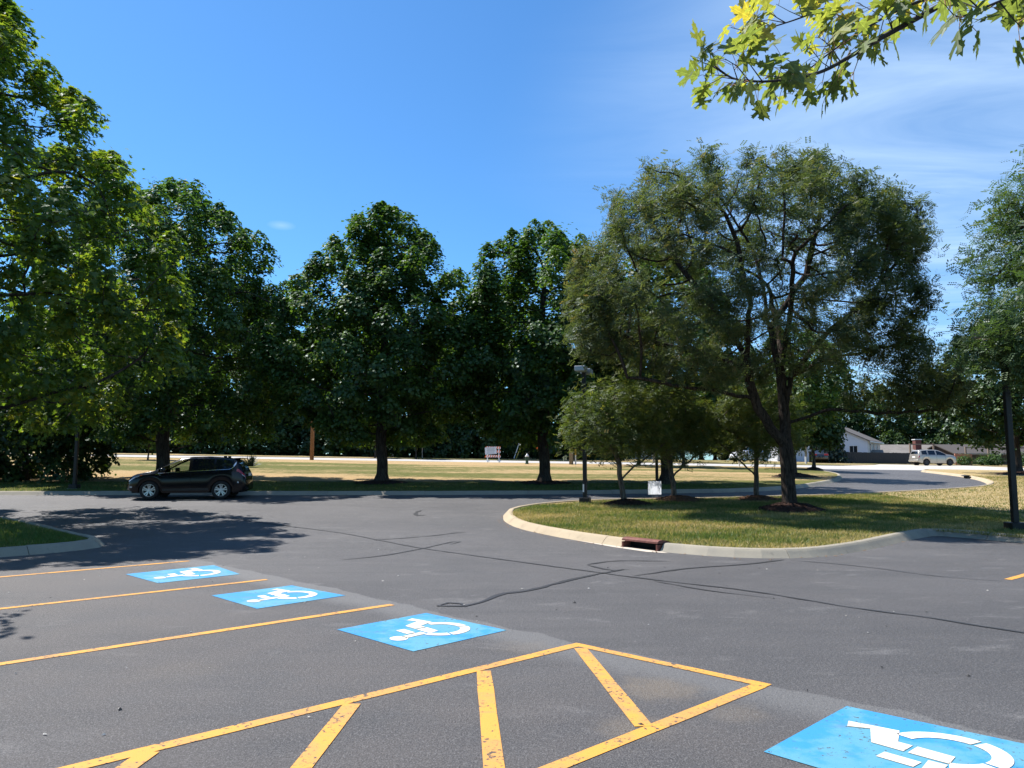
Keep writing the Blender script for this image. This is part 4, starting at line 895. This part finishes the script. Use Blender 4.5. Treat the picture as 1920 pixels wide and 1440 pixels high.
    for a in ax: mb.box((a, 0, wr+.12), (wr*2.1, hw(a)*1.2, wr*1.35))
    mb.box((L/2, 0, bottom+.16), (L*.9, hw(L/2)*1.2, .12)); mb.build('underbody', DARKV, root)
    if detail:
        mb = MB()
        for x_ in (glass[0]+.75, wind[0]-.72):
            for s in (1, -1): mb.box((x_, s*.38, zbelt(x_)-.12), (.5, .5, .22), bev=.05); mb.box((x_-.27, s*.38, zbelt(x_)+.10), (.14, .48, .62), ry=-.2, bev=.05); mb.box((x_-.36, s*.38, zbelt(x_)+.50), (.09, .24, .18), bev=.03)
        mb.build('seat', SEATM, root); mb = MB(); mb.box((wind[1]-.1, 0, zbelt(wind[1])-.06), (.5, hw(L/2)*1.5, .14), bev=.03); mb.tube([(wind[1]-.5+.0*math.cos(a), .36+.18*math.cos(a), zbelt(wind[1])+.02+.17*math.sin(a)) for a in np.linspace(0, 6.283, 17)], .014, 5, False); mb.build('dashboard', SEATM, root)
    # wheels
    for a in ax:
        for s in (1, -1):
            wh = empty('wheel', (a, s*(hw(a)-.115), wr), 0 if s > 0 else math.pi); wh.parent = root
            t_ = MB(); t_.lathe([(wr*.64, -.10), (wr*.93, -.105), (wr, -.075), (wr, .075), (wr*.94, .105), (wr*.66, .10), (wr*.64, .07)], 28, 'Y'); t_.build('tyre', TYRE, wh, True)
            q = MB(); q.lathe([(wr*.62, -.08), (wr*.62, .07), (wr*.68, .085), (wr*.685, .10), (wr*.635, .10), (wr*.60, .075), (wr*.58, -.05)], 28, 'Y')
            for k in range(5):
                an = 2*math.pi*k/5+.3
                for dq in (-.13, .13):
                    c0 = Vector((math.cos(an+dq*1.2), 0, math.sin(an+dq*1.2))); pz = Vector((math.cos(an), 0, math.sin(an))); sd_ = Vector((-math.sin(an), 0, math.cos(an)))
                    p0 = pz*wr*.12+sd_*dq*wr*.3; p1 = c0*wr*.635+sd_*dq*wr*.25; ww = sd_*wr*.052
                    q.add([p0-ww+Vector((0, .085, 0)), p0+ww+Vector((0, .085, 0)), p1+ww*1.2+Vector((0, .095, 0)), p1-ww*1.2+Vector((0, .095, 0)), p0-ww, p0+ww, p1+ww, p1-ww], [(0, 3, 2, 1), (0, 1, 5, 4), (1, 2, 6, 5), (2, 3, 7, 6), (3, 0, 4, 7)])
            q.lathe([(.001, .10), (wr*.13, .10), (wr*.19, .08), (wr*.19, 0)], 14, 'Y'); q.build('rim', rimm or RIM, wh, False)
            d_ = MB(); d_.lathe([(.001, -.02), (wr*.6, -.02)], 20, 'Y'); d_.build('brake_disc', DARKV, wh)
    def patch(nm, x0, x1, v0, v1, m_, off=.008, par_=None, nx_=6, nv=3, sides=(1, -1), skew=0., xf=None):
        for s in sides:
            mb = MB()
            for i in range(nx_+1):
                for j in range(nv+1):
                    tt = i/nx_; vv = v0+(v1-v0)*j/nv
                    if xf: vv = xf(tt, j/nv)
                    x = x0+(x1-x0)*tt+skew*(j/nv); x = min(max(x, .001), L-.001); p = surf(x, vv); p2 = surf(min(x+.01, L), vv); p3 = surf(x, min(vv+.05, NR-1.01))
                    nn = (p2-p).cross(p3-p); nn = nn.normalized() if nn.length > 1e-9 else Vector((0, 1, 0))
                    if nn.y < 0: nn = -nn
                    p = p+nn*off; mb.v.append((p.x, s*p.y, p.z))
            k = nv+1
            for i in range(nx_):
                for j in range(nv):
                    f = (i*k+j, (i+1)*k+j, (i+1)*k+j+1, i*k+j+1); mb.f.append(f if s < 0 else f[::-1])
            mb.build(nm, m_, par_ or root, True)
    return root, patch, surf, zbelt, ztop, hw
SILV = mat('silver car paint', (.40, .37, .32), .34, .55, .4); BLKP = mat('black car paint', (.004, .004, .006), .14, 0, 0, .35); WHT = mat('white car paint', (.72, .73, .74), .3, 0, .7); DKB = mat('dark grey car paint', (.02, .02, .024), .25, 0, .8)
# black compact utility wagon facing left along the lawn kerb
cp = G(-9.55, 29.38); nz = G(-13.9, 29.55)
suv, patch, surf, zbl, ztp, hw = car('parked_suv', 'black compact wagon with silver alloy wheels parked along the lawn kerb', (-9.93, 29.35, T(-11.9, 28.7)-.005), R(180+8), BLKP,
    [(0, .72), (.03, .98), (.10, 1.10), (.20, 1.28), (.36, 1.53), (.46, 1.60), (.9, 1.665), (1.6, 1.70), (2.2, 1.685), (2.55, 1.63), (2.9, 1.47), (3.25, 1.27), (3.55, 1.12), (3.85, 1.075), (4.2, 1.0), (4.42, .90), (4.52, .78), (4.58, .60)],
    [(0, .70), (.05, .97), (.3, 1.20), (.7, 1.17), (2.0, 1.10), (3.3, 1.02), (3.6, 1.02), (4.2, .93), (4.5, .74), (4.58, .55)], [(0, .74), (.10, .84), (.5, .91), (1.5, .925), (3.4, .92), (4.1, .88), (4.4, .78), (4.58, .56)], 4.58, (.93, 3.65), .365,
    pillars=((1.18, 1.26), (2.08, 2.20)), glass=(.52, 3.36), wind=(2.62, 3.48), rear=(.14, .40), privacy=2.1)
suv.scale = (.92, .92, .92)
patch('headlight', 4.02, 4.46, 0, 0, HEADL, .010, nx_=8, xf=lambda t, j: 3.55-.75*t+(.35+.35*t)*j); patch('indicator_lens', 3.93, 4.02, 3.6, 3.9, AMBER, .010)
patch('tail_light', .03, .36, 3.25, 4.0, TAILR, .012, nx_=8); patch('reversing_lens', .03, .16, 3.0, 3.3, LENS, .016)
patch('fog_lamp', 4.30, 4.40, .9, 1.3, LENS, .012); patch('side_reflector', .26, .32, 1.35, 1.6, LENS, .012)
patch('window_trim', .62, 3.34, 4.05, 4.30, CHROME, .012, nx_=30, nv=1); patch('window_trim', .40, .64, 0, 0, CHROME, .012, nx_=6, nv=1, xf=lambda t, j: 5.6-1.5*t+.35*j)
patch('side_badge', 3.24, 3.42, 3.15, 3.5, CHROME, .012)
for x in (1.05, 2.10, 3.20): patch('door_seam', x, x+.012, .4, 4.0, DARKV, .004, nx_=1, nv=8)
for x in (1.30, 2.32): patch('door_handle', x, x+.2, 3.35, 3.55, BLKP, .035)
patch('sill_moulding', 1.4, 3.15, .35, .75, CHROME if False else mat('black plastic', (.02, .02, .021), .6), .01, nx_=10)
for s in (1, -1):
    MB().box((3.12, s*1.0, 1.16), (.16, .24, .17), bev=.04).build('wing_mirror', BLKP, suv, True)
MB().box((4.52, 0, .62), (.06, .9, .16), bev=.02).build('grille', CHROME, suv); MB().box((.0, 0, .98), (.02, .5, .12)).build('number_plate', WHITE, suv)
MB().box((.40, 0, 1.63), (.34, 1.1, .03), ry=.05, bev=.012).build('roof_spoiler', BLKP, suv)
# silver retro wagon on the far driveway, seen from behind its right side
hhr, patch, *_ = car('silver_wagon', 'silver retro wagon with bulging wings parked on the far driveway', (41.9, 80.6, T(44, 80.6)+.01), R(8), SILV,
    [(0, .80), (.03, 1.02), (.08, 1.20), (.20, 1.52), (.30, 1.60), (.9, 1.655), (1.8, 1.665), (2.3, 1.62), (2.7, 1.46), (3.1, 1.22), (3.25, 1.16), (3.7, 1.12), (4.1, 1.03), (4.32, .88), (4.45, .66)],
    [(0, .75), (.08, 1.05), (.4, 1.09), (2.0, 1.06), (3.2, 1.02), (4.2, .92), (4.45, .6)], [(0, .76), (.25, .84), (.8, .90), (1.4, .865), (2.8, .865), (3.6, .90), (4.1, .84), (4.45, .60)], 4.45, (.85, 3.5), .345, pillars=((1.0, 1.14), (1.93, 2.07)), glass=(.42, 3.08), wind=(2.42, 3.12), rear=(.08, .19), arch=1.2, privacy=3.3, rimm=mat('dull dark rim', (.06, .06, .065), .5, .4))
patch('tail_light', .03, .14, 2.6, 3.9, TAILR, .012); patch('headlight', 4.1, 4.3, 3.0, 3.9, HEADL, .012); patch('wing_flare', .42, 1.28, .0, .0, SILV, .03, nx_=12, xf=lambda t, j: .9+1.4*math.sin(math.pi*t)*.5+j*.9)
for x in (1.06, 2.0, 3.0): patch('door_seam', x, x+.015, .4, 4.0, DARKV, .004, nx_=1, nv=8)
MB().box((-.03, 0, .52), (.14, 1.5, .20), bev=.05).build('rear_bumper', SILV, hhr, True)
MB().box((.02, 0, .90), (.03, .48, .13)).build('number_plate', WHITE, hhr)
# white car nose-on across the road and a dark saloon seen from behind
wc, patch, *_ = car('white_car', 'white car half hidden behind the locust trunk across the road', (28.0, 84.8, T(26, 85, .06)), R(200), WHT,
    [(0, .75), (.1, 1.0), (.35, 1.5), (.6, 1.6), (1.8, 1.66), (2.4, 1.6), (3.1, 1.15), (4.0, 1.02), (4.4, .8), (4.5, .6)], [(0, .7), (.1, .95), (2, 1.02), (3.3, .98), (4.3, .85), (4.5, .55)], [(0, .74), (.4, .9), (3.8, .9), (4.5, .6)], 4.5, (.9, 3.6), .35, pillars=((1.1, 1.2), (2.0, 2.1)), glass=(.5, 3.0), wind=(2.5, 3.05), rear=(.14, .38))
patch('headlight', 4.0, 4.35, 2.9, 3.8, HEADL, .012)
dc, patch, *_ = car('dark_saloon', 'dark saloon with red tail lights parked beside the spruce across the road', (33.4, 83.6, T(33.4, 85, .06)), R(70), DKB,
    [(0, .78), (.05, .98), (.7, 1.06), (1.3, 1.38), (1.9, 1.45), (2.4, 1.40), (3.2, .98), (4.2, .85), (4.6, .6)], [(0, .72), (.1, .93), (2, .96), (4.2, .80), (4.6, .55)], [(0, .72), (.4, .87), (4, .88), (4.6, .6)], 4.6, (.95, 3.7), .32, pillars=((1.8, 1.9),), glass=(1.0, 3.0), wind=(2.5, 3.15), rear=(.75, 1.28))
patch('tail_light', .02, .16, 2.9, 3.9, TAILR, .014)
MB().box((-.02, .58, .86), (.05, .42, .16), bev=.02).build('tail_light', TAILR, dc); MB().box((-.02, -.58, .86), (.05, .42, .16), bev=.02).build('tail_light', TAILR, dc)

# ------------------------------------------------------------------ street furniture
def lamp_post(x, y, rz, lab, sticker=False, H=4.55):
    root = empty('lamp_post', G(x, y, .11), rz, lab, 'lamp post', 'dark bronze lamp posts round the lot')
    MB().lathe([(.001, .02), (.30, .02), (.30, -.2)], 20).build('concrete_footing', KERBG, root)
    MB().box((0, 0, .10), (.34, .34, .17), bev=.02).build('base_cover', BRONZE, root)
    MB().box((0, 0, H/2), (.125, .125, H), bev=.012).build('pole', BRONZE, root)
    for s in (-1, 1):
        MB().box((s*.16, 0, H-.12), (.20, .05, .05)).build('arm', BRONZE, root)
        hd = MB().box((s*.42, 0, H-.10), (.42, .36, .17), bev=.02).build('lamp_head', GALV, root); MB().box((s*.42, 0, H-.19), (.34, .28, .015)).build('lens', LENS, hd)
    MB().box((0, -.066, .75), (.06, .012, .12)).build('hand_hole_cover', BRONZE, root)
    if sticker: MB().box((-.0655, .038, .50), (.006, .05, .26)).build('white_sticker', WHITE, root)
    return root
lamp_post(2.43, 25.83, 1.25, 'dark lamp post with a white strip near its base on the island', True)
lamp_post(11.3, 17.5, 0, 'dark lamp post rising at the right edge beside the parking bay')
lamp_post(-18.05, 32.0, 0, 'dark lamp post at the left end of the lawn, left of the black car')
lamp_post(6.66, 35.6, 0, 'dark lamp post across the drive behind the white yard sign')
ys = empty('yard_sign', G(4.95, 26.9, .12), R(33), 'plain white yard sign on a thin wire stake between the young locusts', 'sign')
MB().box((0, 0, .42), (.61, .012, .46), ry=R(1)).build('sign_board', NT('corrugated plastic', .5, .4).m, ys)
ysm = ys.children[0].data.materials[0].node_tree.nodes['Principled BSDF']; ysm.inputs['Base Color'].default_value = (.80, .82, .85, 1); ysm.inputs['Transmission Weight'].default_value = 0
# thin plastic lets light through: part translucent
_nt = ys.children[0].data.materials[0].node_tree; _tr = N(_nt.nodes, 'ShaderNodeBsdfTranslucent'); _tr.inputs[0].default_value = (.9, .92, .95, 1); _mx = N(_nt.nodes, 'ShaderNodeMixShader', Fac=.8)
_nt.links.new(ysm.outputs[0], _mx.inputs[1]); _nt.links.new(_tr.outputs[0], _mx.inputs[2]); _nt.links.new(_mx.outputs[0], [q for q in _nt.nodes if q.type == 'OUTPUT_MATERIAL'][0].inputs[0])
ys.children[0].data = ys.children[0].data
mb = MB(); [mb.tube([(s*.12, .01, -.2), (s*.12, .01, .35)], .004, 5) for s in (1, -1)]; mb.tube([(-.12, .01, .14), (.12, .01, .14)], .004, 5); mb.build('wire_stake', GALV, ys)
# kerb inlets
def inlet(a, b, lab, m=RUST):
    a, b = Vector(a), Vector(b); L = (b-a).length; d = (b-a).normalized(); rz = math.atan2(d.y, d.x); mid = (a+b)/2
    root = empty('storm_drain', (mid.x, mid.y, T(mid.x, mid.y)), rz, lab, 'drain', 'iron kerb inlets')
    h = MB(); prof = [(-.065, .135), (-.06, .165), (-.015, .192), (.08, .20), (.20, .18), (.30, .15), (.30, .12), (.02, .135)]; k = len(prof)
    for x in (-L/2+.012, L/2-.012): h.v += [(x, y_, z_) for y_, z_ in prof]
    h.f = [(j, (j+1) % k, k+(j+1) % k, k+j) for j in range(k)]+[tuple(reversed(range(k))), tuple(range(k, 2*k))]; h.build('hood', m, root)
    f = MB()
    for s in (-1, 1): f.box((s*(L/2-.03), .03, .035), (.036, .20, .16))
    f.box((0, .10, -.03), (L-.03, .22, .05)); f.build('frame', m, root)
    MB().add([(-L/2+.05, .14, -.1), (L/2-.05, .14, -.1), (L/2-.05, .14, .11), (-L/2+.05, .14, .11)], [(0, 1, 2, 3)]).build('throat', DARKV, root)
inlet((2.19, 15.31), (2.76, 14.55), 'rust-red iron storm drain set into the island kerb')
inlet((28.3, 47.9), (29.2, 49.8), 'small dark kerb inlet on the far right bend of the drive', BLACK)
# hydrant
hy = empty('fire_hydrant', G(1.19, 61.4, .12), 0, 'green fire hydrant with a white bonnet at the roadside', 'hydrant'); GRN = mat('green enamel', (.03, .085, .05), .4)
MB().lathe([(.17, 0), (.17, .04), (.115, .05), (.11, .52), (.15, .53), (.15, .57), (.13, .58)], 16).lathe([(.001, .30), (.06, .30), (.06, -.19), (.001, -.19)], 10, 'Y', (0, 0, .42)).build('barrel', GRN, hy)
MB().lathe([(.15, .575), (.14, .66), (.09, .75), (.04, .79), (.04, .85), (.001, .85)], 16).build('bonnet', WHITE, hy)
mb = MB(); [mb.tube([(s*.1, 0, .44), (s*.19, 0, .44)], .05, 8) for s in (1, -1)]; mb.build('nozzle', GRN, hy)
# barricade with a message board
ba = empty('road_barricade', G(-1.64, 67.4, .01), R(6), 'roadside barricade of orange and white boards holding a white sign', 'barricade')
for s in (-.5, .5):
    MB().box((s, 0, .68), (.08, .06, 1.36)).build('upright', WHITE, ba); MB().box((s, 0, .05), (.10, 1.1, .09)).build('foot', WHITE, ba); MB().box((s, -.35, .13), (.34, .34, .09), bev=.03).build('sandbag', WHITE, ba)
for z in (.52, .92, 1.26):
    bd_ = MB().box((.0, -.05, z), (1.28, .03, .20)).build('rail_board', WHITE, ba)
    for k in range(-3, 4):
        MB().add([(k*.20-.10-.05, -.067, z-.10), (k*.20-.05, -.067, z-.10), (k*.20+.05, -.067, z+.10), (k*.20-.05, -.067, z+.10)], [(0, 1, 2, 3)]).build('orange_stripe', ORANGE, bd_)
sgn = MB().box((-.22, -.10, 1.0), (1.0, .02, .62), ry=R(-4)).build('message_board', mat('sign face', (.62, .64, .67), .5), ba)
for k in range(5): MB().box((-.22, -.113, 1.22-.11*k), (.72-.1*(k % 2), .004, .03)).build('text_line', mat('sign lettering', (.2, .21, .23), .6) if k == 0 else bpy.data.materials['sign lettering'], sgn)
# utility poles with two wires
def pole(x, y, H, m, lab, arm=True, r0=.17):
    root = empty('utility_pole', G(x, y, .1), 0, lab, 'utility pole', 'wooden utility poles along the far road')
    MB().tube([(0, 0, -.3), (0, 0, H*.5), (0, 0, H)], [r0, r0*.85, r0*.65], 12).build('pole', m, root, True)
    if arm:
        MB().box((0, 0, H-.6), (2.2, .10, .12)).build('cross_arm', m, root)
        for s in (-.95, .95): MB().lathe([(.05, 0), (.06, .06), (.03, .10), (.05, .14), (.001, .17)], 8, 'Z', (s, 0, H-.54)).build('insulator', GALV, root)
    return root
PO = [(-16.3, 62.9), (4.75, 62.0), (30.0, 79.6), (66, 66.8)]
pole(-16.3, 62.9, 10.5, WOODP, 'brown wooden utility pole in sun left of the pointed maple'); pole(4.75, 62.0, 10.5, WOODG, 'grey wooden utility pole beside a yellow marker'); pole(66, 66.8, 10.5, WOODG, 'wooden utility pole carrying the wires beyond the right edge'); pole(30.3, 79.6, 7.5, WOODG, 'thin pale utility pole beside the red-lit saloon', False, .11)
for s, dz in ((-.9, 0), (.9, -1.0)):
    mb = MB(); q = [(-16.3, 62.9), (4.75, 62.0), (66, 66.8)]
    for (x0, y0), (x1, y1) in zip(q[:-1], q[1:]):
        P0, P1 = G(x0, y0, 10.25+dz), G(x1, y1, 10.25+dz); pts = [P0.lerp(P1, t)+Vector((0, s*.3, -1.0*4*t*(1-t)*((P1-P0).length/60)**2)) for t in np.linspace(0, 1, 24)]; mb.tube(pts, .022, 5, False)
    tag(mb.build('power_line', BLACK), 'thin black overhead wire, the %s of two, crossing the sky at the right' % ('upper' if dz == 0 else 'lower'), 'wire')
def post(name, x, y, H, r_, m, lab, cap=None, off=.1, cat='post'):
    root = empty(name, G(x, y, off), 0, lab, cat); MB().tube([(0, 0, -.1), (0, 0, H)], r_, 8).build('shaft', m, root)
    if cap: MB().tube([(0, 0, H*.62), (0, 0, H+.02)], r_*1.15, 8).build('cap', cap, root)
    return root
YELP = mat('yellow plastic', (.65, .42, .04), .5)
post('marker_post', 5.1, 62.0, 1.25, .055, WHITE, 'white marker post with a yellow cap beside the grey utility pole', YELP)
post('marker_post', -8.6, 74.0, 2.0, .05, WOODG, 'thin pale stake across the road left of the pointed maple')
post('sign_post', 1.5+1.7, 74.5, 1.8, .04, GALV, 'thin grey post across the road between two maples')
post('marker_post', 18.4, 62.6, 1.4, .06, WHITE, 'white marker post at the roadside behind the big locust')
post('bollard', 30.1, 79.2, .7, .09, WHITE, 'short white bollard beside the thin utility pole', None, .05, 'bollard'); post('bollard', 30.9, 79.3, .7, .09, WHITE, 'short white bollard nearest the red-lit saloon', None, .05, 'bollard')
post('grey_post', 13.6, 74.2, 1.4, .11, WOODG, 'stubby grey post across the road behind the young locusts')
for i, (x0, x1) in enumerate(((.15, 1.0), (.35, 1.6))):
    gw = empty('guy_wire', G(x0, 75.4, .05), 0, ('left' if i == 0 else 'right')+' one of two leaning guy wires with a striped white guard', 'guy wire')
    MB().tube([(0, 0, -.1), (x1-x0+1.4, 0, 6.5)], .012, 5).build('wire', GALV, gw)
    k = (x1-x0+1.4)/6.5; MB().tube([(k*.1, 0, .1), (k*2.0, 0, 2.0)], .035, 6).build('guard', WHITE if i == 0 else YELP, gw)
ds = empty('road_work_sign', G(2.28, 60.0, .1), 0, 'orange diamond road sign peeking out behind a maple trunk', 'sign')
MB().box((0, 0, 1.30), (.62, .012, .62), ry=R(45)).build('sign_face', ORANGE, ds); MB().box((0, .03, .6), (.05, .03, 1.2)).build('post', GALV, ds)

# ------------------------------------------------------------------ houses across the road
SIDW = mat('shade-tinted white siding', (.62, .66, .72), .7); SIDWARM = mat('siding in warm indirect light', (.62, .58, .50), .7); ROOFG = concrete('grey shingles', (.13, .12, .115), (.10, .092, .088)); ROOFB = concrete('brown shingles', (.15, .095, .068), (.11, .07, .05)); ROOFT = concrete('tan grey shingles', (.22, .20, .18), (.17, .155, .14)); DWALL = mat('dark brown wall', (.055, .038, .03), .8); BRICK = concrete('orange brick', (.50, .19, .115), (.42, .15, .09)); WIN = mat('window glass dark', (.02, .025, .03), .08); FEN = mat('dark stained fence', (.035, .036, .040), .8); WOODF = mat('weathered timber', (.22, .16, .12), .85); TRIM = mat('white trim', (.7, .7, .68), .6)  # white sidings: bluish shade and warm indirect light put into the two wall colours
def house(name, lab, x, y, rz, w, d, h, rise, wall, roofm, over=.35, wall2=None, base=0.):
    """gable house: ridge along local y, gable walls at both y ends"""
    root = empty(name, G(x, y, base), rz, lab, 'house'); t = .12
    for sg in (1, -1):
        q = [(-w/2, sg*d/2, -.5), (w/2, sg*d/2, -.5), (w/2, sg*d/2, h), (0, sg*d/2, h+rise), (-w/2, sg*d/2, h)]; MB().add(q, [(0, 1, 2, 3, 4) if sg < 0 else (4, 3, 2, 1, 0)]).build('gable_wall', wall, root)
    for sg in (1, -1):
        q = [(sg*w/2, -d/2, -.5), (sg*w/2, d/2, -.5), (sg*w/2, d/2, h), (sg*w/2, -d/2, h)]; MB().add(q, [(0, 1, 2, 3) if sg > 0 else (3, 2, 1, 0)]).build('side_wall', wall2 or wall, root)
    sl_ = rise/(w/2)
    for sg in (1, -1):
        a = [(0, -d/2-over, h+rise+.02), (sg*(w/2+over), -d/2-over, h-sl_*over+.02), (sg*(w/2+over), d/2+over, h-sl_*over+.02), (0, d/2+over, h+rise+.02)]; b = [(p[0], p[1], p[2]+t) for p in a]
        MB().add(a+b, [(3, 2, 1, 0), (4, 5, 6, 7), (0, 1, 5, 4), (1, 2, 6, 5), (2, 3, 7, 6), (3, 0, 4, 7)] if sg > 0 else [(0, 1, 2, 3), (7, 6, 5, 4), (4, 5, 1, 0), (5, 6, 2, 1), (6, 7, 3, 2), (7, 4, 0, 3)]).build('roof', roofm, root)
        MB().box((sg*(w/2+over), 0, h-sl_*over+.02), (.12, d+2*over, .14)).build('gutter', TRIM, root)
    return root
def window(root, c, w, h, axis, frame=TRIM):
    dd = (w, .06, h) if axis == 'y' else (.06, w, h); di = (w-.16, .08, h-.16) if axis == 'y' else (.08, w-.16, h-.16)
    f = MB().box(c, dd).build('window', frame, root); MB().box(c, di).build('pane', WIN, f)
    MB().box((c[0], c[1], c[2]), (.04 if axis == 'y' else .09, .09 if axis == 'y' else .04, h-.14)).build('mullion', frame, f)
h1 = house('white_house', 'white gabled house behind the dark fence with a small square window', 38.8, 93.5, R(-2), 7.6, 8.0, 3.3, 1.8, SIDW, ROOFG, wall2=SIDWARM)
h1.rotation_euler = (0, 0, R(-35)); h1.location = G(41.6, 97.4, -.7)
window(h1, (2.2, -4.02, 2.2), 1.0, 1.1, 'y')
for y_ in (-2.6, -.4, 2.0): window(h1, (3.82, y_, 2.35), .7, 1.3, 'x')
MB().box((3.86, -3.9, 1.4), (.09, .09, 3.9)).build('downpipe', TRIM, h1)
h2 = house('grey_roof_house', 'low house with a tan grey roof and brick chimney behind the silver wagon', 50.0, 101, R(90), 7.5, 13.0, .9, 1.7, DWALL, ROOFT, base=-.3); MB().box((-1.6, -2.2, 2.35), (.75, .75, 1.9)).build('chimney', mat('dark red brick', (.14, .05, .04), .9), h2); MB().box((-1.6, -2.2, 3.34), (.9, .9, .1)).build('chimney_cap', TRIM, h2)
h2b = house('grey_roof_wing', 'lower tan roofed wing left of the silver wagon', 44.6, 94, R(90), 6.0, 8.5, .55, 1.25, DWALL, ROOFT, base=-.3)
h3 = house('brown_roof_house', 'low house with a brown shingle roof left of the island lamp post', 7.6, 97.5, R(90), 9, 11, 1.9, 2.3, DWALL, ROOFB, base=-.5)
for q in (-3.4, -1.4, .6, 2.6): window(h3, (-4.52, q, 1.15), 1.3, 1.0, 'x')
h4 = house('white_garage', 'white outbuilding seen under the young locust crowns', 14.2, 98, R(90), 6, 6.5, 2.2, 1.0, SIDW, ROOFG, base=-.5); MB().box((-3.04, 0, .9), (.06, 3.6, 2.0)).build('garage_door', TRIM, h4)
h5 = house('brown_house', 'dark brown house with a timber porch beyond the clipped bushes', 63.5, 98, R(90), 8, 19, 1.8, 1.1, DWALL, mat('dark shingles', (.06, .05, .045), .9), base=-.4)
for q in (-6, -3.6, .5, 4.6): window(h5, (-4.02, q, 1.2), 1.2, 1.0, 'x')
MB().box((-4.05, -2.0, .95), (.08, .95, 2.0)).build('door', WOODF, h5)
h6 = house('far_white_house', 'sliver of a white house left of the spruce', 34.6, 97, R(90), 6, 4.5, 3.2, 1.2, SIDW, ROOFG, base=-.4); window(h6, (-3.03, 0, 2.2), .9, 1.1, 'x')
def fence(x0, y0, x1, y1, H, m, name, lab, bw=.14, gap=.012, post_every=2.4):
    root = empty(name, G(x0, y0, .04), math.atan2(y1-y0, x1-x0), lab, 'fence'); L = math.hypot(x1-x0, y1-y0); n = int(L/(bw+gap)); bmh = MB().box((0, 0, H/2), (bw, .025, H)).mesh('board'); bmh.materials.append(m)
    z0 = T(x0, y0)
    for i in range(n):
        d = (i+.5)*(bw+gap); o = bpy.data.objects.new('board', bmh); COL.objects.link(o); o.parent = root; X_, Y_ = x0+(x1-x0)*d/L, y0+(y1-y0)*d/L; o.location = (d, 0, T(X_, Y_)-z0+random.Random(i).uniform(-.02, .02))
    k = int(L/post_every)+1
    for i in range(k):
        d = min(i*post_every, L); X_, Y_ = x0+(x1-x0)*d/L, y0+(y1-y0)*d/L; MB().box((d, .07, T(X_, Y_)-z0+H/2), (.10, .10, H+.06)).build('post', m, root)
    for z in (.25, H-.2):
        zz0, zz1 = T(x0, y0)-z0+z, T(x1, y1)-z0+z; MB().tube([(0, .035, zz0), (L, .035, zz1)], .035, 4).build('rail', m, root)
fence(33.6, 87.2, 45.6, 87.4, 1.25, FEN, 'board_fence', 'dark board fence in front of the white gabled house', .2)
fence(50.3, 87.6, 52.2, 87.6, 1.25, BRICK, 'orange_fence_panel', 'short orange timber fence panel right of the silver wagon', .3)
def frame(x0, x1, y, H, lab):
    root = empty('timber_frame', G(x0, y, .03), 0, lab, 'fence'); L = x1-x0; n = int(L/2.3)+1
    for i in range(n): MB().box((i*L/(n-1), 0, H/2), (.16, .16, H)).build('post', WOODF, root)
    for z in (.45, 1.2, H-.1): MB().box((L/2, -.03, z), (L, .07, .13)).build('rail', WOODF, root)
frame(52.6, 60.5, 89.5, 2.1, 'open timber rail frame behind the clipped bushes'); frame(47.2, 50.0, 91.5, 2.4, 'short timber frame behind the bonnet of the silver wagon')
bp = None
for i, (x, y, s) in enumerate([(49.5, 84.6, .8), (52.0, 85.2, .85), (53.3, 85.4, 1.0), (56.0, 85.0, 1.0), (57.4, 85.2, 1.1)]):
    lab = ['small clipped bush at the bonnet of the silver wagon', 'small dark clipped bush right of the orange panel', 'clipped bush left of the timber post', 'round clipped bush, left one of the brightest pair', 'round clipped bush, right one of the brightest pair'][i]
    if bp is None: o = bp = maple('clipped_bush', x, y, 1.1, .05, .75, 97, 'round', 2600, .12, ncl=40, base_r=.05, m=MAPLE, clr=.22, cat='bush', group='clipped bushes across the road')
    else: o = copy_tree(bp, None, G(x, y, .05), i*1.3, s)
    o['label'] = lab; o.scale = (s, s, s)
